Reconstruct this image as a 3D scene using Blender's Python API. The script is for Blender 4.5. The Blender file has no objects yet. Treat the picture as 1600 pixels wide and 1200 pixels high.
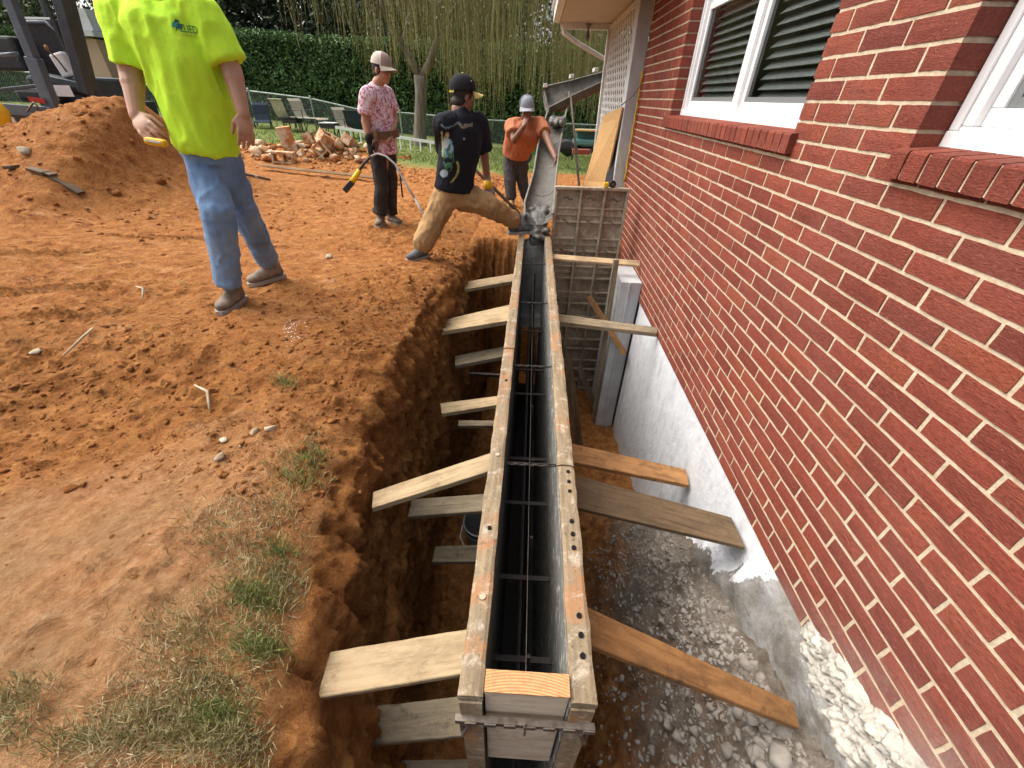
import bpy, bmesh, math, random
import numpy as np
from mathutils import Vector, Matrix, Quaternion
from mathutils.bvhtree import BVHTree
random.seed(7); rng = np.random.default_rng(11)
S = bpy.context.scene
COL = S.collection
# ------------------------------------------------------------------ camera
FPX = 635.9                       # focal length in photo pixels (photo 1600 px wide)
CAM = Vector((-1.0919, 0, 0))     # the house face is the plane X = 0, Y runs along it, Z up
pit, yaw, rol = 0.614416, -0.034, 0.0278776
_f = Vector((math.sin(yaw)*math.cos(pit), math.cos(yaw)*math.cos(pit), -math.sin(pit)))
_r = Vector((math.cos(yaw), -math.sin(yaw), 0)); _u = _r.cross(_f)
RT = _r*math.cos(rol)+_u*math.sin(rol); UP = -_r*math.sin(rol)+_u*math.cos(rol)
cd = bpy.data.cameras.new('camera'); cam = bpy.data.objects.new('camera', cd); COL.objects.link(cam)
cd.sensor_width = 36; cd.lens = FPX/1600*36; cd.clip_start = .03; cd.clip_end = 500
M = Matrix((( RT.x, UP.x, -_f.x, CAM.x), (RT.y, UP.y, -_f.y, CAM.y), (RT.z, UP.z, -_f.z, CAM.z), (0,0,0,1)))
cam.matrix_world = M; S.camera = cam
# ------------------------------------------------------------------ light
W = bpy.data.worlds.new('World'); S.world = W; W.use_nodes = True
wn = W.node_tree.nodes; sky = wn.new('ShaderNodeTexSky'); sky.sky_type = 'NISHITA'; sky.sun_disc = False
SUN_EL, SUN_AZ = math.radians(56), math.radians(-75)     # azimuth from +Y towards +X
sky.sun_elevation = SUN_EL; sky.sun_rotation = SUN_AZ; sky.dust_density = 6; sky.air_density = 1.0; sky.ozone_density = 1.0
bw_ = wn.new('ShaderNodeRGBToBW'); mx_ = wn.new('ShaderNodeMix'); mx_.data_type = 'RGBA'; mx_.inputs[0].default_value = .5
LK = W.node_tree.links; LK.new(sky.outputs[0], bw_.inputs[0]); LK.new(sky.outputs[0], mx_.inputs[6]); LK.new(bw_.outputs[0], mx_.inputs[7]); LK.new(mx_.outputs[2], wn['Background'].inputs[0])
# a paler sky for the thin overcast
wn['Background'].inputs[1].default_value = .15
sl = bpy.data.lights.new('sun', 'SUN'); sl.energy = 1.4; sl.angle = math.radians(70); sl.color = (1, .965, .92)
so = bpy.data.objects.new('sun', sl); COL.objects.link(so)
sd = Vector((math.sin(SUN_AZ)*math.cos(SUN_EL), math.cos(SUN_AZ)*math.cos(SUN_EL), math.sin(SUN_EL)))
so.rotation_euler = sd.to_track_quat('Z', 'Y').to_euler(); so.location = (0, 0, 30)
S.view_settings.view_transform = 'Standard'; S.view_settings.look = 'None'
S.view_settings.exposure = 1.08; S.view_settings.gamma = 1; S.view_settings.use_curve_mapping = False
# ------------------------------------------------------------------ helpers
def ray(p): return RT*((p[0]-800)/FPX)-UP*((p[1]-600)/FPX)+_f
def onx(p, x): d = ray(p); return CAM+d*((x-CAM.x)/d.x)
def ony(p, y): d = ray(p); return CAM+d*(y/d.y)
def onz(p, z): d = ray(p); return CAM+d*(z/d.z)
def pix(v):
    v = Vector(v)-CAM; d = v.dot(_f)
    return (800+FPX*v.dot(RT)/d, 600-FPX*v.dot(UP)/d, d)
def h3(ix, iy, iz):
    n = (ix.astype(np.int64)*374761393+iy.astype(np.int64)*668265263+iz.astype(np.int64)*1274126177) & 0x7fffffff
    n = ((n ^ (n >> 13))*1274126177) & 0x7fffffff
    return ((n ^ (n >> 16)) & 0xffff)/65535.0
def vn(p):
    i = np.floor(p).astype(np.int64); f = p-i; f = f*f*(3-2*f)
    x, y, z = i[:,0], i[:,1], i[:,2]; fx, fy, fz = f[:,0], f[:,1], f[:,2]
    def L(a, b, t): return a+(b-a)*t
    return L(L(L(h3(x,y,z),h3(x+1,y,z),fx),L(h3(x,y+1,z),h3(x+1,y+1,z),fx),fy),
             L(L(h3(x,y,z+1),h3(x+1,y,z+1),fx),L(h3(x,y+1,z+1),h3(x+1,y+1,z+1),fx),fy),fz)*2-1
def fbm(p, s, o=4, g=.5):
    r = 0; a = 1; q = np.asarray(p, float)*s; t = 0
    for k in range(o):
        r = r+a*vn(q+17.3*k); t += a; a *= g; q = q*2.03
    return r/t
def sst(a, b, x): t = np.clip((x-a)/(b-a), 0, 1); return t*t*(3-2*t)
def tag(o, label=None, cat=None, group=None, kind=None):
    if label: o['label'] = label
    if cat: o['category'] = cat
    if group: o['group'] = group
    if kind: o['kind'] = kind
    return o
def thing(name, label, cat, loc=(0,0,0), group=None):
    o = bpy.data.objects.new(name, None); COL.objects.link(o); o.location = loc; o.empty_display_size = .1
    return tag(o, label, cat, group)
def link(name, me, mat=None, parent=None, mw=None):
    o = bpy.data.objects.new(name, me); COL.objects.link(o)
    if mat is not None and not me.materials: me.materials.append(mat)
    if mw is not None: o.matrix_world = mw
    if parent is not None:
        o.parent = parent
        o.matrix_parent_inverse = parent_inv(parent)
    return o
def parent_inv(p):
    m = Matrix.Identity(4); q = p; ch = []
    while q is not None: ch.append(q); q = q.parent
    for q in reversed(ch): m = m @ q.matrix_parent_inverse @ q.matrix_basis
    return m.inverted()
def pydata(name, V, F, mat=None, parent=None, mw=None, smooth=False):
    me = bpy.data.meshes.new(name); me.from_pydata([tuple(v) for v in V], [], F); me.update()
    if smooth: me.polygons.foreach_set('use_smooth', [True]*len(me.polygons))
    return link(name, me, mat, parent, mw)
def npmesh(name, V, F, mat=None, parent=None, smooth=False):
    me = bpy.data.meshes.new(name); V = np.asarray(V, np.float32); F = np.asarray(F, np.int32); k = F.shape[1]
    me.vertices.add(len(V)); me.vertices.foreach_set('co', V.ravel())
    me.loops.add(F.size); me.loops.foreach_set('vertex_index', F.ravel())
    me.polygons.add(len(F)); me.polygons.foreach_set('loop_start', np.arange(0, F.size, k, dtype=np.int32))
    me.polygons.foreach_set('loop_total', np.full(len(F), k, np.int32))
    if smooth: me.polygons.foreach_set('use_smooth', np.ones(len(F), bool))
    me.update(calc_edges=True); me.validate()
    return link(name, me, mat, parent)
def vcol(me, name, arr):
    a = me.attributes.new(name, 'FLOAT_COLOR', 'POINT'); c = np.ones((len(me.vertices), 4), np.float32); c[:, :3] = arr
    a.data.foreach_set('color', c.ravel())
class MB:
    def __init__(s): s.V = []; s.F = []
    def box(s, c, d, rot=None):
        c = Vector(c); n = len(s.V)
        for z in (-.5, .5):
            for x, y in ((-.5,-.5),(.5,-.5),(.5,.5),(-.5,.5)):
                v = Vector((x*d[0], y*d[1], z*d[2])); v = (rot @ v) if rot else v; s.V.append(c+v)
        s.F += [(n,n+3,n+2,n+1),(n+4,n+5,n+6,n+7),(n,n+1,n+5,n+4),(n+1,n+2,n+6,n+5),(n+2,n+3,n+7,n+6),(n+3,n,n+4,n+7)]
        return s
    def bb(s, a, b):
        return s.box([(a[i]+b[i])/2 for i in range(3)], [abs(b[i]-a[i]) for i in range(3)])
    def bar(s, a, b, w, t, up=(0,0,1)):
        a, b = Vector(a), Vector(b); x = (b-a).normalized(); up = Vector(up)
        y = up.cross(x); y = y.normalized() if y.length > 1e-4 else x.orthogonal().normalized(); z = x.cross(y)
        R = Matrix((x, y, z)).transposed(); return s.box((a+b)/2, ((b-a).length, w, t), R)
    def tube(s, pts, r, n=8, ref=None, cap=True):
        pts = [Vector(p) for p in pts]; N = len(pts); r = r if isinstance(r, (list, tuple)) else [r]*N; base = len(s.V); e = None
        for i, p in enumerate(pts):
            t = (pts[min(i+1, N-1)]-pts[max(i-1, 0)]).normalized()
            if e is None:
                e = Vector(ref) if ref is not None else t.orthogonal()
            if ref is not None: e = Vector(ref)
            e = (e-t*e.dot(t)); e = e.normalized() if e.length > 1e-5 else t.orthogonal().normalized(); g = t.cross(e)
            ra, rb = r[i] if isinstance(r[i], (list, tuple)) else (r[i], r[i])
            for k in range(n):
                a = 2*math.pi*k/n; s.V.append(p+e*(ra*math.cos(a))+g*(rb*math.sin(a)))
        for i in range(N-1):
            for k in range(n):
                a = base+i*n+k; b = base+i*n+(k+1) % n; s.F.append((a, b, b+n, a+n))
        if cap:
            s.F.append(tuple(base+k for k in reversed(range(n)))); s.F.append(tuple(base+(N-1)*n+k for k in range(n)))
        return s
    def ell(s, c, R, r, nu=14, nv=10):
        c = Vector(c); base = len(s.V)
        s.V.append(c+R @ Vector((0,0,r[2])))
        for j in range(1, nv):
            ph = math.pi*j/nv
            for i in range(nu):
                a = 2*math.pi*i/nu; s.V.append(c+R @ Vector((r[0]*math.sin(ph)*math.cos(a), r[1]*math.sin(ph)*math.sin(a), r[2]*math.cos(ph))))
        s.V.append(c+R @ Vector((0,0,-r[2]))); last = len(s.V)-1
        for i in range(nu): s.F.append((base, base+1+i, base+1+(i+1) % nu))
        for j in range(nv-2):
            for i in range(nu):
                a = base+1+j*nu+i; b = base+1+j*nu+(i+1) % nu; s.F.append((a, a+nu, b+nu, b))
        o = base+1+(nv-2)*nu
        for i in range(nu): s.F.append((last, o+(i+1) % nu, o+i))
        return s
    def build(s, name, mat, parent=None, smooth=False, bevel=0, mw=None):
        o = pydata(name, s.V, s.F, mat, parent, mw, smooth)
        if bevel:
            m = o.modifiers.new('bevel', 'BEVEL'); m.width = bevel; m.segments = 2; m.limit_method = 'ANGLE'
        return o
I3 = Matrix.Identity(3)
# ------------------------------------------------------------------ materials
def mat(name, col=(.5,.5,.5), rough=.8, metal=0, spec=.3, **kw):
    m = bpy.data.materials.new(name); m.use_nodes = True; b = m.node_tree.nodes['Principled BSDF']
    b.inputs['Base Color'].default_value = (*col, 1); b.inputs['Roughness'].default_value = rough
    b.inputs['Metallic'].default_value = metal; b.inputs['Specular IOR Level'].default_value = spec
    return m
class NT:
    def __init__(s, m): s.m = m; s.t = m.node_tree; s.N = s.t.nodes; s.b = s.N['Principled BSDF']
    def n(s, typ, **kw):
        k = s.N.new(typ)
        for a, v in kw.items(): setattr(k, a, v)
        return k
    def l(s, a, b): s.t.links.new(a, b)
    def co(s, kind='Object', scale=(1,1,1), loc=(0,0,0)):
        c = s.n('ShaderNodeTexCoord'); mp = s.n('ShaderNodeMapping'); mp.inputs['Scale'].default_value = scale; mp.inputs['Location'].default_value = loc
        s.l(c.outputs[kind], mp.inputs[0]); return mp.outputs[0]
    def pos(s, scale=(1,1,1)):
        c = s.n('ShaderNodeNewGeometry'); mp = s.n('ShaderNodeMapping'); mp.inputs['Scale'].default_value = scale
        s.l(c.outputs['Position'], mp.inputs[0]); return mp.outputs[0]
    def noise(s, v, scale, detail=6, rough=.6, dist=0):
        k = s.n('ShaderNodeTexNoise'); k.inputs['Scale'].default_value = scale; k.inputs['Detail'].default_value = detail
        k.inputs['Roughness'].default_value = rough; k.inputs['Distortion'].default_value = dist
        if v is not None: s.l(v, k.inputs['Vector'])
        return k.outputs['Fac']
    def ramp(s, f, stops):
        k = s.n('ShaderNodeValToRGB'); e = k.color_ramp.elements
        while len(e) < len(stops): e.new(.5)
        for i, (p, c) in enumerate(stops): e[i].position = p; e[i].color = (*c, 1) if len(c) == 3 else c
        s.l(f, k.inputs[0]); return k.outputs[0]
    def mix(s, f, a, b, bt='MIX'):
        k = s.n('ShaderNodeMix', data_type='RGBA', blend_type=bt)
        for sock, v in ((k.inputs[0], f), (k.inputs[6], a), (k.inputs[7], b)):
            if isinstance(v, (int, float)): sock.default_value = v
            elif isinstance(v, tuple): sock.default_value = (*v, 1)
            else: s.l(v, sock)
        return k.outputs[2]
    def math(s, op, a, b=0.0, clamp=False):
        k = s.n('ShaderNodeMath', operation=op, use_clamp=clamp)
        for sock, v in ((k.inputs[0], a), (k.inputs[1], b)):
            if isinstance(v, (int, float)): sock.default_value = v
            else: s.l(v, sock)
        return k.outputs[0]
    def bump(s, h, dist=.01, strength=1, prev=None):
        k = s.n('ShaderNodeBump'); k.inputs['Strength'].default_value = strength; k.inputs['Distance'].default_value = dist
        s.l(h, k.inputs['Height'])
        if prev: s.l(prev, k.inputs['Normal'])
        return k.outputs[0]
    def color(s, c): s.l(c, s.b.inputs['Base Color'])
    def normal(s, c): s.l(c, s.b.inputs['Normal'])
    def rand(s): return s.n('ShaderNodeObjectInfo').outputs['Random']
    def island(s): return s.n('ShaderNodeNewGeometry').outputs['Random Per Island']
def hsv(t, col, h=.5, sat=1., v=1.):
    k = t.n('ShaderNodeHueSaturation'); t.l(col, k.inputs['Color'])
    for nm, x in (('Hue', h), ('Saturation', sat), ('Value', v)):
        if isinstance(x, (int, float)): k.inputs[nm].default_value = x
        else: t.l(x, k.inputs[nm])
    return k.outputs[0]
def m_noise(name, a, b, scale=8, rough=.8, bump=.003, bscale=None, metal=0, spec=.3, lo=.35, hi=.65, stretch=(1,1,1), world=False):
    m = mat(name, a, rough, metal, spec); t = NT(m); v = t.pos(stretch) if world else t.co('Object', stretch)
    t.color(t.ramp(t.noise(v, scale), [(lo, a), (hi, b)]))
    if bump: t.normal(t.bump(t.noise(v, bscale or scale*3, 8), bump))
    return m
def m_wood(name, a, b, dirt=(.10,.06,.035), damt=.5, rough=.75):
    m = mat(name, a, rough, 0, .25); t = NT(m); rnd = t.rand()
    c = t.n('ShaderNodeTexCoord'); ad = t.n('ShaderNodeVectorMath', operation='ADD'); cm = t.n('ShaderNodeCombineXYZ')
    t.l(t.math('MULTIPLY', rnd, 37.0), cm.inputs[0]); t.l(t.math('MULTIPLY', rnd, 11.0), cm.inputs[1])
    t.l(c.outputs['Object'], ad.inputs[0]); t.l(cm.outputs[0], ad.inputs[1])
    mp = t.n('ShaderNodeMapping'); mp.inputs['Scale'].default_value = (2.2, 26, 26); t.l(ad.outputs[0], mp.inputs[0])
    g = t.noise(mp.outputs[0], 1.6, 8, .65, .6); base = t.ramp(g, [(.3, b), (.5, a), (.68, tuple(min(1, x*1.12) for x in a))])
    mp3 = t.n('ShaderNodeMapping'); mp3.inputs['Scale'].default_value = (1.0, 2.2, 2.2); t.l(ad.outputs[0], mp3.inputs[0])
    sp = t.noise(mp3.outputs[0], 4.5, 7, .72)
    mk = t.math('MULTIPLY', t.ramp(sp, [(.46, (0,0,0)), (.72, (1,1,1))]), damt)
    base = t.mix(mk, base, dirt)
    st_ = t.noise(ad.outputs[0], 11, 8, .78); base = t.mix(t.math('MULTIPLY', t.ramp(st_, [(.55, (0,0,0)), (.66, (1,1,1))]), min(1, damt+.1)), base, tuple(x*1.3 for x in dirt))
    sp2 = t.noise(ad.outputs[0], 34, 6, .8); base = t.mix(t.math('MULTIPLY', t.ramp(sp2, [(.63, (0,0,0)), (.70, (1,1,1))]), .6), base, (.45,.42,.37))
    vo = t.n('ShaderNodeTexVoronoi'); mpk = t.n('ShaderNodeMapping'); mpk.inputs['Scale'].default_value = (2.6, 9, 9); t.l(ad.outputs[0], mpk.inputs[0]); t.l(mpk.outputs[0], vo.inputs['Vector']); vo.inputs['Scale'].default_value = 1.0
    base = t.mix(t.ramp(vo.outputs['Distance'], [(.05, (.8,.8,.8)), (.11, (0,0,0))]), base, tuple(x*.8 for x in dirt))
    fn = t.noise(ad.outputs[0], 130, 3, .6); base = t.mix(t.math('MULTIPLY', t.ramp(fn, [(.62, (0,0,0)), (.75, (1,1,1))]), .35), base, dirt)
    t.color(hsv(t, base, .5, 1, t.math('ADD', .8, t.math('MULTIPLY', rnd, .4))))
    t.normal(t.bump(g, .0025, 1, t.bump(fn, .001, .6))); return m
M_ = {}
M_['lumber'] = m_wood('pale_lumber', (.44,.325,.185), (.29,.20,.105), (.17,.105,.055), .75)
M_['lumber_orange'] = m_wood('orange_wet_lumber', (.30,.15,.055), (.17,.08,.03), (.08,.042,.02), .8, .6)
M_['lumber_gray'] = m_wood('weathered_lumber', (.24,.19,.12), (.13,.10,.06), (.06,.045,.03), .6)
M_['lumber_dark'] = m_wood('dark_wet_lumber', (.13,.085,.045), (.06,.04,.022), (.03,.02,.012), .6)
M_['endgrain'] = mat('fresh_cut_lumber', (.5,.3,.15), .8, 0, .2); _t = NT(M_['endgrain']); _v = _t.pos(); _mp = _t.n('ShaderNodeMapping'); _mp.inputs['Location'].default_value = (1.06, -.02, 0); _t.l(_v, _mp.inputs[0])
_w = _t.n('ShaderNodeTexWave'); _w.wave_type = 'RINGS'; _w.rings_direction = 'Z'; _w.inputs['Scale'].default_value = 48; _w.inputs['Distortion'].default_value = 1.2; _w.inputs['Detail'].default_value = 3; _t.l(_mp.outputs[0], _w.inputs['Vector'])
_c = _t.ramp(_w.outputs['Fac'], [(.2, (.52,.29,.13)), (.8, (.36,.175,.07))]); _c = _t.mix(_t.ramp(_t.noise(_v, 60, 6, .7), [(.5, (0,0,0)), (.68, (.6,.6,.6))]), _c, (.22,.12,.06)); _t.color(_c)
M_['pale_block'] = m_wood('plaster_dusted_lumber', (.60,.50,.37), (.46,.37,.26), (.26,.17,.10), .5)
def m_form(name, a, b, rust, pale):
    m = mat(name, a, .7, 0, .3); t = NT(m); v = t.pos(); g = t.pos((14, 1.2, 8))
    c = t.ramp(t.noise(g, 3, 8, .7), [(.3, b), (.7, a)])
    c = t.mix(t.ramp(t.noise(v, 7, 6, .65), [(.5, (0,0,0)), (.6, (.85,.85,.85))]), c, rust)
    c = t.mix(t.ramp(t.noise(v, 17, 8, .75, .4), [(.53, (0,0,0)), (.66, (.9,.9,.9))]), c, pale)
    c = t.mix(t.ramp(t.noise(v, 60, 4, .7), [(.56, (0,0,0)), (.72, (.8,.8,.8))]), c, (.07,.055,.04))
    t.color(c); t.normal(t.bump(t.noise(v, 40, 8, .75), .005)); return m
M_['form_top'] = m_form('form_edge', (.30,.225,.135), (.15,.11,.065), (.31,.155,.07), (.44,.375,.28))
M_['form_face'] = m_form('form_face', (.075,.075,.065), (.04,.04,.035), (.07,.06,.05), (.20,.20,.185))
M_['form_panel'] = m_form('form_panel_back', (.47,.385,.27), (.31,.255,.18), (.28,.20,.125), (.58,.51,.39))
M_['form_inner'] = m_form('lit_cement_stained_facing', (.22,.22,.195), (.10,.10,.09), (.16,.15,.13), (.60,.60,.56))  # cement streaks, with the lit right face's brightness put into the colour
M_['steel'] = m_noise('worn_steel', (.20,.17,.14), (.10,.075,.055), 30, .5, .001, metal=.6)
M_['rebar'] = m_noise('rebar_steel', (.035,.028,.024), (.02,.016,.014), 30, .7, .001)
M_['concrete_wet'] = m_noise('wet_concrete', (.065,.06,.052), (.115,.108,.092), 18, .45, .008, 45, spec=.5)
def m_brick():
    m = mat('red_brick', (.27,.05,.03), .8, 0, .25); t = NT(m); v = t.pos(); r = t.math('FRACT', t.math('ADD', t.rand(), t.island()))
    base = t.ramp(r, [(0, (.175,.038,.022)), (.3, (.225,.050,.028)), (.6, (.25,.053,.030)), (.82, (.27,.067,.034)), (1, (.165,.036,.024))])
    sc = t.pos((60, 26, 84)); rg = t.noise(sc, 2.6, 6, .68, .3)
    base = t.mix(t.ramp(rg, [(.34, (.75,.75,.75)), (.48, (0,0,0))]), base, (.10,.020,.014))
    base = t.mix(t.ramp(rg, [(.54, (0,0,0)), (.70, (.7,.7,.7))]), base, (.36,.105,.070))
    fi = t.noise(t.pos((110, 70, 130)), 3, 3, .6); base = t.mix(t.ramp(fi, [(.62, (0,0,0)), (.74, (.45,.45,.45))]), base, (.48,.20,.15))
    md = t.noise(t.pos((9, 5, 14)), 1.0, 5, .7); base = t.mix(t.ramp(md, [(.35, (.45,.45,.45)), (.5, (0,0,0))]), base, (.13,.03,.022))
    big = t.noise(v, 2.2, 4); base = t.mix(t.math('MULTIPLY', t.ramp(big, [(.45, (0,0,0)), (.7, (1,1,1))]), .16), base, (.36,.16,.13))
    # mortar dust splashed over the lowest near courses
    sx = t.n('ShaderNodeSeparateXYZ'); t.l(v, sx.inputs[0])
    near = t.math('MULTIPLY', t.math('SUBTRACT', .60, t.math('ADD', sx.outputs[1], t.math('MULTIPLY', t.math('ADD', sx.outputs[2], 1.3), 1.5))), 2.2, True)
    d = t.math('MULTIPLY', near, t.ramp(t.noise(v, 7, 8, .75), [(.36, (.2,.2,.2)), (.62, (1,1,1))]))
    base = t.mix(t.math('MULTIPLY', d, .8, True), base, (.42,.31,.26)); t.color(base)
    t.normal(t.bump(rg, .006, 1, t.bump(fi, .0025, 1))); return m
M_['brick'] = m_brick()
M_['mortar'] = m_noise('mortar', (.58,.47,.33), (.43,.34,.23), 40, .95, .003, 120, world=True)
M_['white'] = m_noise('white_vinyl', (.78,.78,.77), (.70,.70,.69), 6, .4, .0003, spec=.5)
M_['offwhite'] = m_noise('white_painted_wood', (.62,.61,.58), (.52,.51,.48), 9, .6, .001)
M_['graywhite'] = m_noise('grey_white_paint', (.56,.57,.57), (.44,.45,.45), 5, .6, .001)
M_['soffit'] = m_noise('beige_soffit', (.50,.46,.38), (.46,.42,.34), 4, .8, .0005)
def m_glass():
    m = mat('window_glass', (.02,.02,.02), .04, 0, .6); NT(m).b.inputs['Alpha'].default_value = 1
    t = NT(m); tr = t.n('ShaderNodeBsdfTransparent'); tr.inputs[0].default_value = (.82,.84,.83,1); gl = t.n('ShaderNodeBsdfGlossy'); gl.inputs['Roughness'].default_value = .03
    lw = t.n('ShaderNodeLayerWeight'); lw.inputs[0].default_value = .5; fz = t.math('ADD', .03, t.math('MULTIPLY', t.math('POWER', lw.outputs['Facing'], 4.0), .55)); mx = t.n('ShaderNodeMixShader'); o = t.N['Material Output']
    t.l(fz, mx.inputs[0]); t.l(tr.outputs[0], mx.inputs[1]); t.l(gl.outputs[0], mx.inputs[2]); t.l(mx.outputs[0], o.inputs[0]); return m
M_['glass'] = m_glass()
M_['blind'] = mat('blind_slat', (.20,.205,.20), .6); M_['room'] = mat('dark_room', (.06,.06,.055), .9)
M_['screen_frame'] = mat('grey_screen_frame', (.16,.17,.17), .5)
def m_found():
    m = mat('foundation', (.6,.6,.6), .7); t = NT(m); v = t.pos(); sx = t.n('ShaderNodeSeparateXYZ'); t.l(v, sx.inputs[0])
    nz = t.noise(v, 6, 8, .7)
    # painted area ends along a ragged line: everything nearer than y = .97 + (-1.61 - z)*.9 is bare
    e = t.math('SUBTRACT', sx.outputs[1], t.math('ADD', .93, t.math('MULTIPLY', t.math('SUBTRACT', -1.6, sx.outputs[2]), .92)))
    e = t.math('ADD', e, t.math('MULTIPLY', t.math('SUBTRACT', nz, .5), .55))
    pm = t.ramp(e, [(0, (0,0,0)), (.015, (1,1,1))])
    st = t.noise(t.pos((5, 3, 1.2)), 4, 8, .7)
    white = t.ramp(st, [(.3, (.50,.51,.53)), (.46, (.70,.71,.72)), (.7, (.78,.79,.80))])
    white = t.mix(t.ramp(t.noise(v, 22, 6, .7), [(.62, (0,0,0)), (.74, (.6,.6,.6))]), white, (.30,.28,.25))
    bare = t.ramp(t.noise(v, 7, 10, .80, .1), [(.34, (.10,.085,.065)), (.48, (.20,.185,.16)), (.60, (.29,.285,.27)), (.70, (.38,.38,.38))])
    bare = t.mix(t.ramp(t.noise(t.pos((3,2,9)), 5, 6, .7), [(.55, (0,0,0)), (.68, (.7,.7,.7))]), bare, (.12,.11,.095))
    t.color(t.mix(pm, bare, white))
    t.normal(t.bump(t.noise(v, 14, 9, .75), .012, 1, t.bump(pm, .003, .7))); return m
M_['foundation'] = m_found()
M_['mortar_lump'] = m_noise('mortar_lumps', (.50,.47,.40), (.34,.315,.265), 14, .95, .012, 30, world=True)
def m_dirt():
    m = mat('clay_soil', (.3,.12,.05), .95, 0, .15); t = NT(m); v = t.pos()
    at = t.n('ShaderNodeAttribute'); at.attribute_name = 'zone'; sp = t.n('ShaderNodeSeparateColor'); t.l(at.outputs['Color'], sp.inputs[0])
    n1 = t.noise(v, 1.3, 7, .62); n2 = t.noise(v, 9, 8, .68, .3); n3 = t.noise(v, 45, 6, .7)
    clay = t.ramp(n2, [(.30, (.16,.050,.013)), (.43, (.335,.115,.029)), (.55, (.445,.182,.050)), (.66, (.55,.26,.088)), (.78, (.70,.39,.17))])
    clay = t.mix(t.math('MULTIPLY', t.ramp(n1, [(.38, (0,0,0)), (.62, (1,1,1))]), .6), clay, t.ramp(n3, [(.3, (.23,.080,.022)), (.55, (.44,.180,.050)), (.72, (.60,.31,.12))]))
    cr_ = t.noise(t.pos((1,1,1)), 62, 5, .75); clay = t.mix(t.ramp(cr_, [(.36, (.75,.75,.75)), (.46, (0,0,0))]), clay, (.13,.045,.014)); clay = t.mix(t.ramp(cr_, [(.57, (0,0,0)), (.68, (.5,.5,.5))]), clay, (.66,.40,.20))  # crevice shade and pale highlights of the clay put into the colour
    streak = t.noise(t.pos((.8, 2.2, 2)), 3.6, 9, .75, .6); clay = t.mix(t.ramp(streak, [(.54, (0,0,0)), (.68, (.6,.6,.6))]), clay, (.56,.32,.16)); clay = t.mix(t.ramp(streak, [(.3, (.6,.6,.6)), (.43, (0,0,0))]), clay, (.20,.075,.026))
    pink = t.ramp(t.noise(v, 22, 9, .75), [(.30, (.20,.080,.032)), (.46, (.42,.20,.085)), (.58, (.53,.29,.14)), (.72, (.68,.45,.27))])
    pink = t.mix(t.ramp(n1, [(.42, (0,0,0)), (.6, (.5,.5,.5))]), pink, (.33,.25,.13))
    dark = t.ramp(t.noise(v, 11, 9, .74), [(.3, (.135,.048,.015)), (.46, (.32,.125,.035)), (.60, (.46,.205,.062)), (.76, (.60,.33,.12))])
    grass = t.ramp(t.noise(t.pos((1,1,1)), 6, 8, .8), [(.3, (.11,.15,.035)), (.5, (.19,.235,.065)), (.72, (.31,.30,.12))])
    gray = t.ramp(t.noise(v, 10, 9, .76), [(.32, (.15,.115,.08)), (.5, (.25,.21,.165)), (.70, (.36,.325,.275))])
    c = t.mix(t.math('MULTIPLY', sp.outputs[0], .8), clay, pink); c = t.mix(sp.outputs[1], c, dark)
    bl = sp.outputs[2]
    c = t.mix(t.math('MULTIPLY', bl, 2.0, True) if False else t.math('GREATER_THAN', bl, .4), c, c)
    at2 = t.n('ShaderNodeAttribute'); at2.attribute_name = 'zone2'; s2 = t.n('ShaderNodeSeparateColor'); t.l(at2.outputs['Color'], s2.inputs[0])
    c = t.mix(s2.outputs[0], c, grass); c = t.mix(s2.outputs[1], c, gray)
    c = t.mix(t.math('MULTIPLY', t.ramp(t.noise(v, 110, 4, .7), [(.6, (0,0,0)), (.75, (1,1,1))]), .35), c, (.6,.36,.2))
    t.color(c)
    t.normal(t.bump(n2, .05, 1, t.bump(n3, .022, 1, t.bump(t.noise(v, 150, 5, .8), .007, 1)))); return m
M_['dirt'] = m_dirt()
def m_leaf(name, a, b, c, tr=.25):
    m = mat(name, a, .6, 0, .3); t = NT(m); t.color(t.ramp(t.island(), [(0, a), (.5, b), (1, c)]))
    return m
M_['hedge'] = m_leaf('hedge_foliage', (.040,.090,.026), (.070,.145,.040), (.12,.205,.060))
M_['tree_a'] = m_leaf('tree_foliage', (.045,.075,.024), (.075,.105,.038), (.125,.15,.055))
M_['tree_b'] = m_leaf('conifer_foliage', (.018,.034,.014), (.032,.052,.021), (.055,.075,.03))
M_['willow'] = m_leaf('willow_strands', (.16,.15,.055), (.27,.235,.095), (.14,.18,.055))
M_['grass'] = m_leaf('grass_blades', (.13,.155,.045), (.30,.26,.12), (.44,.36,.19))
M_['lawn'] = m_leaf('lawn_blades', (.10,.15,.03), (.16,.22,.05), (.26,.28,.10))
M_['bark'] = m_noise('bark', (.22,.185,.145), (.11,.09,.07), 4, .9, .03, 9, stretch=(3,3,.5), world=True)
def cloth(name, a, b=None, scale=9, rough=.85, bump=.002):
    b = b or tuple(x*.8 for x in a); return m_noise(name, a, b, scale, rough, bump, 60, spec=.15)
def skinm(name, a): return m_noise(name, a, tuple(x*.82 for x in a), 14, .5, .0006, 120, spec=.4)
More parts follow.
